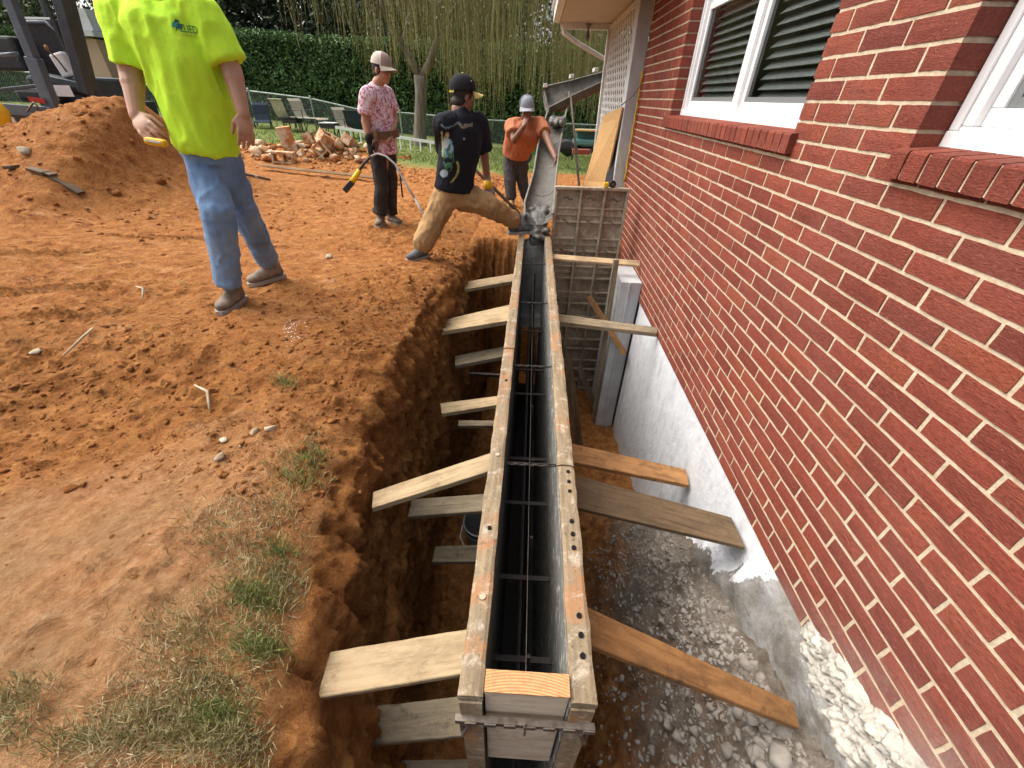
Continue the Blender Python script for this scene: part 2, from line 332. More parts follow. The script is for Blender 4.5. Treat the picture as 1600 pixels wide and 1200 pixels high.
# ------------------------------------------------------------------ ground
def G(x, y):
    x = np.asarray(x, float); y = np.asarray(y, float)
    g = -1.18-.22*sst(2.6, 5.2, y)
    T = -1.75-.055*np.clip(x, -18, 2)
    t = np.clip((y-5)/13, 0, 1.25); g = g*(1-t)+T*t
    hx = np.interp(x, [-16, -13, -10.5, -8.4, -8.0, -7.5, -7.2, -6.9, -6.62, -6.5, -6.38, -6.2, -5.9, -5.4, -4.8], [.2, .45, .6, .84, .92, 1.08, 1.17, 1.24, 1.23, 1.12, .86, .55, .30, .10, 0])
    m = hx*np.exp(-(np.abs(y-6.35-.12*(x+6.8))/np.where(y < 6.35, 1.55, 1.2))**2.0)
    m = m+.12*np.exp(-((x+8.5)/2.2)**2-((y-4.9)/.6)**2)
    m = m+.10*np.exp(-((x+2.7)/1.0)**2-((y-9.5)/1.0)**2)+.42*np.exp(-((x+5.9)/1.5)**2-((y-11.3)/.9)**2)+.25*np.exp(-((x+8.2)/1.3)**2-((y-10.6)/.8)**2)
    g = g+m
    g = g-.10*np.exp(-((x+3.3)/.9)**2-((y-1.35)/.42)**2)+.05*np.exp(-((x+3.0)/1.4)**2-((y-1.95)/.3)**2)
    return g
YC = [-2, .22, .4, .67, .9, 1.27, 1.96, 3.32, 4.3, 5.2, 60]; XC = [-1.6, -1.65, -1.69, -1.77, -1.81, -1.90, -1.93, -1.86, -1.84, -1.80, -1.8]
def crest(y): return np.interp(y, YC, XC)
ys = np.concatenate([np.arange(-1.2, 5.2, .021), np.arange(5.2, 8.2, .034), np.arange(8.2, 9, .06), np.arange(9, 18.5, .11), np.array([19, 20, 22, 26, 32, 40, 55, 80])])
o1 = -np.concatenate([np.arange(0, 4.2, .024), np.arange(4.2, 7.6, .038), np.arange(7.6, 12, .08), np.arange(12, 26, .5), np.array([30, 40, 60])])[::-1]
# wall profile, offsets from the crest: (dx, z)
wp = np.array([(0, -1.24), (.055, -1.30), (.10, -1.42), (.12, -1.62), (.13, -1.9), (.165, -2.0), (.17, -2.5), (.15, -2.9), (.19, -3.12), (.30, -3.2)])
seg = np.cumsum(np.r_[0, np.hypot(*np.diff(wp, axis=0).T)]); sw = np.arange(0.03, seg[-1], .024)
wdx = np.interp(sw, seg, wp[:, 0]); wz = np.interp(sw, seg, wp[:, 1])
fx = np.arange(-1.60, .06, .025)                     # trench floor up to the house footing
rx = np.concatenate([np.arange(.1, 3, .3), np.array([4, 6, 10, 20, 60])])
nc = len(o1)+len(wdx)+len(fx)+len(rx); Y = np.repeat(ys[:, None], nc, 1); cr = crest(ys)[:, None]
X = np.concatenate([cr+o1[None], cr+wdx[None], np.repeat(fx[None], len(ys), 0)+(cr+1.9)*.3*np.linspace(1, 0, len(fx))[None], np.repeat(rx[None], len(ys), 0)], 1)
Z = np.empty_like(X); g = G(X, Y); a, b = len(o1), len(o1)+len(wdx)
round_ = .10*np.exp(-np.abs(o1)/.16); Z[:, :a] = g[:, :a]-round_[None]
dep = 1-sst(4.72, 5.1, ys+.12*vn(np.c_[ys*0, ys*0, ys*3]))[:, None]
gc = g[:, a-1:a]-.10
Z[:, a:b] = gc+(wz[None]-wp[0, 1])
xf = X[:, b:b+len(fx)]; yf = Y[:, b:b+len(fx)]
contact = np.interp(ys, [-1, .3, .55, 1.12, 1.41, 1.9, 2.6, 3.6, 6], [-1.62, -1.69, -1.76, -1.95, -2.10, -2.5, -3.0, -3.25, -3.25])[:, None]
tt = sst(-.82, -.06, xf); Z[:, b:b+len(fx)] = -3.2*(1-tt)+contact*tt
Z[:, b+len(fx):] = g[:, b+len(fx):]
Z[:, a:b+len(fx)] = np.minimum(g[:, a:b+len(fx)]-.0, Z[:, a:b+len(fx)])*dep+g[:, a:b+len(fx)]*(1-dep)
P = np.stack([X, Y, Z], -1); Nr, Nc_ = X.shape
# normals
du = np.gradient(P, axis=1); dv = np.gradient(P, axis=0); Nn = np.cross(du, dv); Nn /= np.linalg.norm(Nn, axis=-1, keepdims=True)+1e-9
pf = P.reshape(-1, 3); far = sst(6, 14, pf[:, 1]); 
lawn = sst(10.6, 11.6, pf[:, 1]+1.1*fbm(pf, .5, 3)-.05*(pf[:, 0]+4))*np.ones(len(pf))
pk = sst(.25, -.25, (pf[:, 1]-(1.50+.70*(pf[:, 0]+1.9)))+.35*fbm(pf, 1.6, 3))*sst(-1.5, -1.75, pf[:, 0]); pk *= (pf[:, 1] < 3)*(pf[:, 2] > -1.55)
clod = sst(.0, .5, fbm(pf+5, .9, 3)+.75*np.exp(-((pf[:, 0]+3.1)/1.0)**2-((pf[:, 1]-1.5)/.55)**2)+.45*np.exp(-((pf[:, 0]+2.15)/.35)**2)+.5*sst(.15, .6, G(pf[:, 0], pf[:, 1])+1.42)*(pf[:, 1] > 4.2))
big = fbm(pf, 1.1, 3)*.035+fbm(pf, 4.2, 5, .6)*.030+.012*np.abs(fbm(pf, 15, 3, .7))
n8 = fbm(pf, 9, 3); bil = np.maximum(0, fbm(pf, 17, 3, .6))**1.0+.35*np.maximum(0, fbm(pf+3, 34, 2, .6))
ar = np.arange(len(pf)) % Nc_; iswall = (ar >= a) & (ar < b); isfl = (ar >= b) & (ar < b+len(fx))
d = big+n8*.014+bil*(.010+.052*clod)
d *= (1-.25*pk)
strat = fbm(pf*np.array([1, 1.2, 4.]), 2.2, 4)*.05+fbm(pf*np.array([3, 6, .8]), 2.6, 5, .6)*.085
wallm = iswall*dep.repeat(Nc_, 1).reshape(-1)
d = d*(1-wallm)+wallm*(strat+bil*.04)
d += isfl*(bil*.05+.02*fbm(pf, 24, 3))
# tyre and track prints pressed into the open clay
for (cx, cy, ang, L, wd, pt) in ((-4.6, 2.5, .25, 1.1, .16, .055), (-5.5, 3.3, .25, 1.0, .16, .055), (-3.9, 2.15, .25, .7, .14, .05), (-5.0, 4.3, .1, 1.2, .2, .07)):
    u = (pf[:, 0]-cx)*math.cos(ang)+(pf[:, 1]-cy)*math.sin(ang); w = -(pf[:, 0]-cx)*math.sin(ang)+(pf[:, 1]-cy)*math.cos(ang)
    d += (np.abs(u) < L/2)*(np.abs(w) < wd/2)*.020*np.sin(u*2*math.pi/pt)*(~iswall)
u = pf[:, 1]-.18*pf[:, 0]
d += .006*np.sin(u*9+fbm(pf, .8, 2)*5)*sst(2.6, 3.4, pf[:, 1])*(1-far)*(pf[:, 0] < -2)*(1-clod)
d *= (pf[:, 1] < 20)*(np.abs(pf[:, 0]) < 30)
d *= 1-.75*lawn
P2 = pf+Nn.reshape(-1, 3)*d[:, None]
inwall = (pf[:, 0] > .02); P2[inwall] = pf[inwall]
idx = np.arange(Nr*Nc_).reshape(Nr, Nc_); F = np.stack([idx[:-1, :-1], idx[:-1, 1:], idx[1:, 1:], idx[1:, :-1]], -1).reshape(-1, 4)
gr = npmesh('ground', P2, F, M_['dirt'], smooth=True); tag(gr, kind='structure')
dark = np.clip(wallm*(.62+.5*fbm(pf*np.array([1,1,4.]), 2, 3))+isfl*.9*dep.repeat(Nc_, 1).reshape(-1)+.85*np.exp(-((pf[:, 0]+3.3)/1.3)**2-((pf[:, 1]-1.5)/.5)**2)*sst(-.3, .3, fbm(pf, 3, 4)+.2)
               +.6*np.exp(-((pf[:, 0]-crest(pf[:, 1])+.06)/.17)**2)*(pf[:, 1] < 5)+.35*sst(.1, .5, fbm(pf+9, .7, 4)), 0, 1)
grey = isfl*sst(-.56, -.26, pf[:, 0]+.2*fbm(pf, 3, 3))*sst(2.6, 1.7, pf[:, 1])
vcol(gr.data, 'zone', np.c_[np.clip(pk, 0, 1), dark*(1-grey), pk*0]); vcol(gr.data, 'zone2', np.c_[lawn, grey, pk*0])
GB = BVHTree.FromPolygons([tuple(v) for v in P2[:, :3]], [tuple(f) for f in F[(P2[F[:, 0], 1] < 19.) & (np.abs(P2[F[:, 0], 0]) < 30)]]) 
def gz(x, y, z0=3):
    h = GB.ray_cast(Vector((x, y, z0)), Vector((0, 0, -1))); return h[0].z if h[0] else float(G(x, y))
# backdrop hills hidden behind the planting keep the horizon closed
# ------------------------------------------------------------------ scattered lumps (stuff)
def rockbase(seed, n=1, rough=.25):
    bm = bmesh.new(); bmesh.ops.create_icosphere(bm, subdivisions=n, radius=1); V = np.array([v.co[:] for v in bm.verts]); Fq = np.array([[v.index for v in f.verts] for f in bm.faces]); bm.free()
    k = 1+rough*fbm(V+seed*7.7, 1.6, 2)*2; V = V*k[:, None]; r = np.random.default_rng(seed)
    for _ in range(8):                                   # chop flat facets
        n_ = r.normal(size=3); n_ /= np.linalg.norm(n_); dd = V @ n_; o = np.maximum(0, dd-.48); V = V-o[:, None]*n_[None]
    return V, Fq
RB = [rockbase(i) for i in range(6)]; RB2 = [rockbase(20+i, 2, .3) for i in range(6)]
def scatter(name, pts, sizes, m, sq=.7, base=RB, parent=None, zone=None):
    Vs = []; Fs = []; off = 0
    for p, s in zip(pts, sizes):
        V, Fq = base[rng.integers(len(base))]; q = Quaternion(rng.normal(size=4)).normalized(); R = np.array(q.to_matrix())
        v = (V*np.array([1, rng.uniform(.6, 1), rng.uniform(.5, .9)])*s) @ R.T; v[:, 2] *= sq
        Vs.append(v+np.asarray(p)); Fs.append(Fq+off); off += len(V)
    o = npmesh(name, np.concatenate(Vs), np.concatenate(Fs), m, parent); 
    if zone is not None: vcol(o.data, 'zone', np.array(zone[0])); vcol(o.data, 'zone2', np.array(zone[1]))
    return o
pts = []; sz = []
while len(pts) < 6000:
    y = rng.uniform(.1, 1)**1.3*9+.1; x = crest(y)-abs(rng.normal())*2.2-.02
    if rng.random() < .5: x, y = -3.1+rng.normal()*.75, 1.5+rng.normal()*.5
    if rng.random() < .25: y = rng.uniform(.9, 4.6); x = crest(y)-abs(rng.normal())*.3
    if y < .15 or (y < .9 and x > -3.0 and rng.random() < .85): continue
    pts.append((x, y, gz(x, y))); sz.append(min(.038, .0045+rng.exponential(.0068))*(1 if y < 4 else 1.5))
tag(scatter('soil_clods', pts, sz, M_['dirt'], zone=((.0, .0, 0), (0, 0, 0))), 'loose crumbs and clods of orange clay strewn over the dug ground', 'soil', kind='stuff')
pts = []; sz = []
for _ in range(900):
    x = rng.uniform(-12, -4.2); y = rng.uniform(4.2, 7.5); pts.append((x, y, gz(x, y))); sz.append(.012+rng.exponential(.018))
for _ in range(1500):
    x = rng.uniform(-9.5, -1.5); y = 10.9+rng.normal()*.5 if x < -4.2 else 9.4+rng.normal()*.6; pts.append((x, y, gz(x, y))); sz.append(.02+rng.exponential(.04 if x < -4.2 else .022))
tag(scatter('mound_clods', pts, sz, M_['dirt'], zone=((0, 0, 0), (0, 0, 0))), 'lumps of orange clay lying on the spoil mounds behind the trench', 'soil', kind='stuff')
pts = []; sz = []
for _ in range(4200):
    y = rng.uniform(.25, 1.9)**1; x = -.10-abs(rng.normal())*.21
    if x < -.85: continue
    s_ = .004+min(.036, rng.exponential(.0085))*(1.3 if y < .75 else 1); pts.append((x, y, gz(x, y, -1.3)-.25*s_)); sz.append(s_)
M_['rubble'] = m_noise('grey_rubble', (.29,.262,.225), (.19,.165,.135), 6, .95, .006, 40, world=True)
tag(scatter('rubble', pts, sz, M_['rubble']), 'broken grey mortar crumbs heaped against the foundation', 'rubble', kind='stuff')
for i, (px, py, s) in enumerate(((1262,1152,.060),(1290,1180,.05),(1240,1168,.042),(1215,1150,.036),(1228,1135,.03),(1180,1180,.04),(1262,1120,.03),(1150,1150,.036))):
    p = onx((px, py), -.17-.02*(i % 3)); V, Fq = RB2[i % 6]
    o = npmesh('rubble_stone', V*s*np.array([1, 1.1, .8]), Fq, M_['rubble']); o.location = (p.x, p.y, gz(p.x, p.y, -1.3)+s*.25); o.rotation_euler = (i, 2*i, i*1.3)
    tag(o, ['big pale grey lump of broken mortar by the foot of the orange plank', 'grey lump at the bottom edge of the picture by the house', 'grey lump just left of the biggest rubble lump', 'small grey lump lying under the end of the near orange plank', 'small grey chip beside the end of the near orange plank', 'grey lump low in the rubble near the form', 'small lump wedged between plank end and foundation', 'grey lump farthest out from the house below the near orange plank'][i], 'rubble', 'large lumps in the grey rubble')
M_['stone'] = m_noise('pale_stone', (.50,.42,.30), (.30,.22,.13), 16, .9, .004, 40, world=True)
for i, (px, py, s, lb) in enumerate(((430,686,.030,'pale cream stone, the rightmost of the little group by the trench grass'),(406,692,.028,'rounded pale stone left of the cream one near the trench grass'),(360,707,.022,'pale stone lying furthest left of the group on the dirt'),(357,738,.024,'lone pale stone nearest the bottom of the stone group'),(73,576,.028,'white stone on bare clay at the left edge'),(97,330,.085,'big flat tan rock at the foot of the clay mound'),(515,408,.045,'brown rock on clay left of the man in tan trousers'),(385,716,.014,'tiny pale chip below the rounded pale stone'),(13,965,.016,'small yellow stone on dirt at the left edge'))):
    p = onz((px, py), -1.27 if py > 500 else -1.3); V, Fq = RB2[i % 6]
    o = npmesh('stone', V*s*np.array([1.25, .95, .6]), Fq, M_['stone']); o.location = (p.x, p.y, gz(p.x, p.y)+s*.2); o.rotation_euler = (0, 0, i*1.7)
    tag(o, lb, 'stone')
# ------------------------------------------------------------------ grass blades
def blades(name, pts, hgt, wid, m, label, lean=.6):
    pts = np.asarray(pts); n = len(pts); h = hgt*rng.uniform(.4, 1.2, n); az = rng.uniform(0, 6.283, n); ln = rng.uniform(.2, 1, n)*lean; a2 = rng.uniform(0, 6.283, n)
    e = np.c_[np.cos(a2), np.sin(a2), a2*0]*wid*.5; d = np.c_[np.cos(az)*ln, np.sin(az)*ln, np.sqrt(np.maximum(.05, 1-ln**2))]*h[:, None]
    d2 = d*.55; d2[:, 2] *= 1.12
    V = np.stack([pts-e, pts+e, pts+d2+e*.7, pts+d2-e*.7, pts+d], 1).reshape(-1, 3); o = np.arange(n)[:, None]*5
    F = np.concatenate([o+np.array([0, 1, 2]), o+np.array([0, 2, 3]), o+np.array([3, 2, 4])]).astype(np.int32)
    ob = npmesh(name, V, F, m); tag(ob, label, 'grass', kind='stuff'); return ob
pts = []; patches = [(470,735,55,30,700),(440,800,50,40,800),(350,850,60,40,600),(440,900,45,35,900),(400,930,70,50,1300),(300,1000,70,45,1000),(340,1080,70,45,1400),(400,1000,45,50,1000),(250,1130,90,40,1000),(370,1160,60,40,1500),(60,1100,50,30,500),(160,1170,80,25,700),(455,610,25,12,200),(490,690,18,25,300),(300,1160,80,30,800),(420,870,60,60,500),(40,1150,60,40,400)]
for (px, py, sx_, sy_, n) in patches:
    for _ in range(int(n*.62)):
        q = (px+rng.normal()*sx_*.55, py+rng.normal()*sy_*.55); p = onz(q, -1.24)
        if p.x > crest(p.y)+.02: continue
        pts.append((p.x, p.y, gz(p.x, p.y)-.003))
blades('grass_patches', pts, .042, .0022, M_['grass'], 'thin dry and green grass tufts along the trench edge', .97)
pts = []
for (px, py, sx_, sy_, n) in [(488,722,22,18,260),(470,752,24,16,200),(400,935,38,16,360),(410,1010,34,18,300),(452,612,18,8,120),(440,860,24,14,160),(350,1120,40,20,300)]:
    for _ in range(n):
        q = (px+rng.normal()*sx_*.6, py+rng.normal()*sy_*.6); p = onz(q, -1.24)
        if p.x < crest(p.y)+.02: pts.append((p.x, p.y, gz(p.x, p.y)-.002))
blades('green_grass_tufts', pts, .045, .0026, M_['lawn'], 'fresher green grass tufts close to the lip of the trench', .9)
tx_ = rng.uniform(-3.6, -1.65, 90000); ty_ = rng.uniform(.05, 1.35, 90000)
k_ = (tx_ < crest(ty_)) & (tx_ > -2.25-.9*np.clip(.62-ty_, 0, 1)-.12*rng.normal(size=90000)) & (ty_ < 1.55+.62*(tx_+1.9)+.1*rng.normal(size=90000)) & (fbm(np.c_[tx_, ty_, tx_*0+2], 2.6, 3) > -.05+.35*rng.random(90000))
pts = [(x, y, gz(x, y)+.001) for x, y in zip(tx_[k_][:9500], ty_[k_][:9500])]
M_['thatch'] = m_leaf('dry_thatch', (.40,.30,.16), (.50,.40,.24), (.30,.24,.11))
blades('dry_thatch', pts, .030, .0020, M_['thatch'], 'flattened dry straw matted over the pale soil beside the trench', 1.0)
ly = rng.uniform(10.8, 17.8, 30000); lx = rng.uniform(-14, 3, 30000); k_ = fbm(np.c_[lx, ly, lx*0], .5, 2)*1.1+ly-.05*(lx+4) > 11.2
pts = np.c_[lx, ly, G(lx, ly)-.01][k_]
blades('lawn_grass', pts, .09, .014, M_['lawn'], 'green lawn beyond the dug clay in front of the fence', .7)
# ------------------------------------------------------------------ house
house = thing('brick_house', 'red brick house with white windows along the right of the trench', 'house', (0, 0, -1.61))
H0, HC, BL = .2157, .0677, .214            # reference mortar line, course height, brick pitch
YN, YF = -1.1, 5.40
wins = [(2.075, 4.04, -.101, 1.5), (-.9, 1.425, -.101, 1.5)]      # openings y0,y1,z0,z1
sills = [(2.03, 4.12), (-1.05, 1.44)]
bricks = []
for k in range(-20, 27):
    zt = H0-k*HC; zb = zt-HC; ph = 0 if k % 2 == 0 else .5        # k=6 row has a joint at 2.074
    y = 2.074-BL*(16+ph)
    while y < YF:
        segs = [(max(y+.006, YN), min(y+BL-.006, YF))]
        for (w0, w1, z0, z1) in wins:
            if zt > z0+.02 and zb < z1:
                ns = []
                for s0, s1 in segs:
                    if s1 <= w0 or s0 >= w1: ns.append((s0, s1))
                    else:
                        if s0 < w0: ns.append((s0, w0))
                        if s1 > w1: ns.append((w1, s1))
                    if s1 > w1 and s0 >= w1 and s0-w1 < .025: ns[-1] = (w1, s1)
                    if s0 < w0 and s1 <= w0 and w0-s1 < .025: ns[-1] = (s0, w0)
                segs = ns
        for s0, s1 in segs:
            if s1-s0 > .02: bricks.append((s0, s1, zb+.0058, zt-.0058))
        y += BL
def area(b):
    c = [pix((0, yy, zz)) for yy, zz in ((b[0], b[2]), (b[1], b[2]), (b[1], b[3]), (b[0], b[3]))]
    if min(q[2] for q in c) < .05: return 0
    mx = sum(q[0] for q in c)/4; my = sum(q[1] for q in c)/4
    if mx > 1680 or my > 1260 or my < -60: return 0
    s = 0
    for i in range(4): s += c[i][0]*c[(i+1) % 4][1]-c[(i+1) % 4][0]*c[i][1]
    return abs(s)/2
bricks.sort(key=area, reverse=True)
def brickmesh(l, seed, h=HC-.0116, dpt=.095):
    r = random.Random(seed); ny, nz = 5, 2; V = []; F = []
    for j in range(nz+1):
        for i in range(ny+1):
            e = (i in (0, ny)) or (j in (0, nz)); y = (i/ny-.5)*l; z = (j/nz-.5)*h
            V.append((-.0018*(0 if e else 1)+r.uniform(-.0008, .0008), y+(r.uniform(-.0012, .0012) if i in (0, ny) else 0), z+(r.uniform(-.0015, .0012) if j in (0, nz) else 0)))
    nf = len(V); V += [(dpt, y, z) for (x, y, z) in V]
    w = ny+1
    for j in range(nz):
        for i in range(ny):
            a_ = j*w+i; F.append((a_, a_+w, a_+w+1, a_+1))
    per = [i for i in range(w)]+[j*w+ny for j in range(1, nz+1)]+[nz*w+i for i in range(ny-1, -1, -1)]+[j*w for j in range(nz-1, 0, -1)]
    for i in range(len(per)): p0, p1 = per[i], per[(i+1) % len(per)]; F.append((p0, p1, p1+nf, p0+nf))
    return V, F
full = []
for sd_ in range(8):
    V, F = brickmesh(BL-.012, sd_); me = bpy.data.meshes.new('brick'); me.from_pydata(V, [], F); me.materials.append(M_['brick']); full.append(me)
for bi, b_ in enumerate(bricks[:300]):
    l = b_[1]-b_[0]
    if abs(l-(BL-.012)) < .002: me = full[random.randrange(8)]
    else:
        V, F = brickmesh(l, bi); me = bpy.data.meshes.new('brick'); me.from_pydata(V, [], F); me.materials.append(M_['brick'])
    o = bpy.data.objects.new('brick', me); COL.objects.link(o); o.parent = house
    o.location = (random.uniform(-.0015, .001), (b_[0]+b_[1])/2, (b_[2]+b_[3])/2+1.61)
V = []; F = []
for bi, b_ in enumerate(bricks[300:]):
    v, f = brickmesh(b_[1]-b_[0], bi % 50); n = len(V); V += [(x, y+(b_[0]+b_[1])/2, z+(b_[2]+b_[3])/2) for x, y, z in v]; F += [tuple(n+i for i in q) for q in f]
tag(pydata('brickwork', V, F, M_['brick'], house), kind='stuff')
mm = MB()                                           # mortar body: piers, spandrel, between and above the openings
def mort(y0, y1, z0, z1, x0=.0022, x1=.2): mm.bb((x0, y0, z0), (x1, y1, z1))
mort(YN, YF-.002, -1.612, -.103); mort(4.047, YF-.002, -.103, 1.57); mort(1.431, 2.064, -.103, 1.57)
mm.build('mortar_wall', M_['mortar'], house)
MB().bb((.3, 1.46, -.3), (3, 2.03, 2)).build('inner_wall', M_['room'], house)
# rowlock sills
for si, (s0, s1) in enumerate(sills):
    sp_ = MB().bb((-.0265, s0+.012, -.1695), (.09, s1-.012, -.102)).build('window_sill', M_['mortar'], house)
    n = int((s1-s0)/.0677); wv = (s1-s0)/n
    for i in range(n):
        l = wv-.009; y0 = s0+i*wv+.0045; jx = random.uniform(-.0015, .0012)
        V = [(x, y, z) for y in (y0, y0+l) for (x, z) in ((-.030+jx, -.172), (-.033+jx, -.106), (-.029+jx, -.098), (.086, -.088), (.086, -.172))]
        F = [(0, 1, 2, 3, 4), (9, 8, 7, 6, 5)]+[(i_, (i_+1) % 5+0, (i_+1) % 5+5, i_+5) for i_ in range(5)]
        F = [F[0][::-1], F[1][::-1]]+[q[::-1] for q in F[2:]]
        pydata('brick', V, F, M_['brick'], sp_)
# windows: frame 9 cm back from the face
def window(y0, y1, mull, z0=-.1, z1=1.5):
    X0 = .088
    w = MB(); t_ = .062
    w.bb((X0, y0+.002, z0+.004), (X0+.07, y1-.002, z0+.062)); w.bb((X0, y0+.002, z1-.05), (X0+.07, y1-.002, z1))
    w.bb((X0, y0+.002, z0+.0625), (X0+.07, y0+t_, z1-.051)); w.bb((X0, y1-t_, z0+.0625), (X0+.07, y1-.002, z1-.051))
    for m_ in mull: w.bb((X0-.001, m_-.04, z0+.063), (X0+.07, m_+.04, z1-.0515))
    w.bb((X0-.012, y0+.003, z0-.002), (X0-.0005, y1-.003, z0+.05))
    w.bb((X0-.009, y0+.003, z0+.0505), (X0-.0005, y0+.03, z1)); w.bb((X0-.009, y1-.03, z0+.0505), (X0-.0005, y1-.003, z1))
    wf = w.build('window', M_['white'], house, bevel=.003)
    ed = [y0+t_]+sum([[m_-.04, m_+.04] for m_ in mull], [])+[y1-t_]
    for i in range(0, len(ed), 2):
        a_, c_ = ed[i]+.001, ed[i+1]-.001; s = MB(); q = .034; zb = z0+.063; zm = .57
        for (A, B, xo) in ((zb, zm, .02), (zm-.03, z1-.052, .034)):
            s.bb((X0+xo, a_, A), (X0+xo+.026, c_, A+q+.008)); s.bb((X0+xo, a_, B-q), (X0+xo+.026, c_, B))
            s.bb((X0+xo, a_, A+q+.0085), (X0+xo+.026, a_+q, B-q-.0005)); s.bb((X0+xo, c_-q, A+q+.0085), (X0+xo+.026, c_, B-q-.0005))
        s.build('sash', M_['white'], wf, bevel=.002)
        f = MB()
        for zz in (zb+q+.009, zb+q+.03): pass
        f.bb((X0+.028, a_+q+.001, zb+q+.009), (X0+.04, a_+q+.022, zm-q-.001)); f.bb((X0+.028, c_-q-.022, zb+q+.009), (X0+.04, c_-q-.001, zm-q-.001)); f.bb((X0+.028, a_+q+.0225, zb+q+.009), (X0+.04, c_-q-.0225, zb+q+.032))
        f.build('screen_frame', M_['screen_frame'], wf)
        for (A, B, xo) in ((zb+.03, zm-.02, .032), (zm, z1-.07, .046)):
            MB().bb((X0+xo, a_+.02, A), (X0+xo+.004, c_-.02, B)).build('glass_pane', M_['glass'], wf)
        zz = zb+.07
        while zz < z1-.06:
            MB().box((X0+.085, (a_+c_)/2, zz), (.05, c_-a_-.12, .0025), Matrix.Rotation(-.75, 3, 'Y')).build('blind_slat', M_['blind'], wf); zz += .046
        
    MB().bb((X0+.20, y0-.03, z0-.02), (X0+.22, y1+.03, z1+.1)).build('room_shade', M_['room'], wf)
    return wf
window(2.075, 4.04, [3.02]); window(-.9, 1.425, [.35])
MB().bb((.13, -1.1, -1.6), (.3, 1.45, -.11)).bb((.21, 4.06, -.2), (.5, 5.39, 2.2)).build('inner_wall', M_['room'], house)
# foundation
nyf, nzf = 260, 120; yy = np.linspace(-1.1, 3.76, nyf); zz = np.linspace(-1.613, -3.9, nzf); Yg, Zg = np.meshgrid(yy, zz, indexing='ij')
q = np.c_[Yg.ravel()*0, Yg.ravel(), Zg.ravel()]
bare = sst(.12, -.12, q[:, 1]-(.93+(-1.6-q[:, 2])*.92)+.25*fbm(q, 4, 3))
xx = .006-bare*sst(-1.613, -1.665, q[:, 2])*(.045+.045*sst(-1.62, -1.95, q[:, 2])+.035*fbm(q, 3, 5)+.015*fbm(q, 11, 4))-.003*fbm(q, 6, 3)
V = np.c_[xx, q[:, 1], q[:, 2]]; ix = np.arange(nyf*nzf).reshape(nyf, nzf); Ff = np.stack([ix[:-1, :-1], ix[1:, :-1], ix[1:, 1:], ix[:-1, 1:]], -1).reshape(-1, 4)
npmesh('foundation_wall', V, Ff, M_['foundation'], house, True)
ny2, nz2 = 300, 110; yy = np.linspace(-.9, .86, ny2); zz = np.linspace(-1.67, -1.18, nz2); Yg, Zg = np.meshgrid(yy, zz, indexing='ij'); q = np.c_[Yg.ravel()*0, Yg.ravel(), Zg.ravel()]
top = -1.50+.30*sst(.75, -.2, q[:, 1])+.05*fbm(q, 5, 3)
k_ = sst(.03, -.05, q[:, 2]-top)*sst(.84, .66, q[:, 1]+.08*fbm(q, 8, 2))
r_ = np.abs(fbm(q, 13, 5, .65)); xx = .012-k_*(.020+.060*np.sqrt(r_)+.022*fbm(q, 34, 4, .7))
V = np.c_[xx, q[:, 1], q[:, 2]]; ix = np.arange(ny2*nz2).reshape(ny2, nz2); Ff = np.stack([ix[:-1, :-1], ix[1:, :-1], ix[1:, 1:], ix[:-1, 1:]], -1).reshape(-1, 4)
npmesh('mortar_smear', V, Ff, M_['mortar_lump'], house, True)
# pilaster at the far end of the foundation, bluish grey
pl = MB(); p0 = ony((975, 420), 3.80); pl.bb((p0.x, 3.80, -3.9), (-.004, 4.35, -1.43)); pl.bb((p0.x+.075, 3.785, -3.9), (p0.x+.09, 3.799, -1.43))
pl.build('foundation_pilaster', M_['graywhite'], house)
# porch
PX = -.125
col = MB().bb((-.135, 5.41, -1.3), (.0, 5.60, .95)).build('porch_column', M_['graywhite'], house, bevel=.004)
MB().bb((-.137, 5.405, .60), (.002, 5.409, .0)).build('trim_board', M_['graywhite'], house) if False else None
PY1 = 7.5; RZ = .84
MB().bb((PX-.03, 7.42, -1.7), (PX+.06, 7.52, RZ)).build('porch_post', M_['offwhite'], house, bevel=.004)
lat = MB(); z0, z1 = -.50, RZ-.01; y0, y1 = 5.60, 7.42
fr = MB().bb((PX-.012, y0, z1-.05), (PX+.03, y1, z1)).build('lattice_panel', M_['offwhite'], house); MB().bb((PX-.012, y0, z0-.04), (PX+.03, y1, z0)).build('lattice_rail', M_['offwhite'], fr)
w_ = .036; stp = .15
for sgn, xo in ((1, 0), (-1, .008)):
    c = y0-(z1-z0)
    while c < y1+(z1-z0):
        pts_ = []
        for tq in (0., 1.):
            pass
        # line y = c + sgn*(z-z0)  (sgn=1) or y = c - (z-z1)...
        if sgn > 0: ya, za, yb, zb_ = c, z0, c+(z1-z0), z1
        else: ya, za, yb, zb_ = c, z1, c+(z1-z0), z0
        t0 = max(0, (y0-ya)/(yb-ya)); t1 = min(1, (y1-ya)/(yb-ya))
        if t1 > t0+.02:
            A = Vector((PX+.004+xo, ya+(yb-ya)*t0, za+(zb_-za)*t0)); B = Vector((PX+.004+xo, ya+(yb-ya)*t1, za+(zb_-za)*t1))
            lat.bar(A, B, .007, w_, (0, 0, 1)) if False else lat.bar(A, B, w_, .007, (1, 0, 0))
        c += stp
tag(lat.build('lattice_slats', M_['offwhite'], fr), kind='stuff')
rl = ony((875, 36), PY1)
MB().bb((rl.x, 4.3, RZ+.012), (-.137, 7.6, RZ+.1)).bb((-.1365, 5.62, RZ+.012), (1.8, 7.6, RZ+.1)).build('porch_ceiling', M_['soffit'], house)
MB().bb((rl.x+.04, 7.45, RZ-.055), (PX-.032, 7.55, RZ+.011)).build('porch_beam', M_['offwhite'], house)
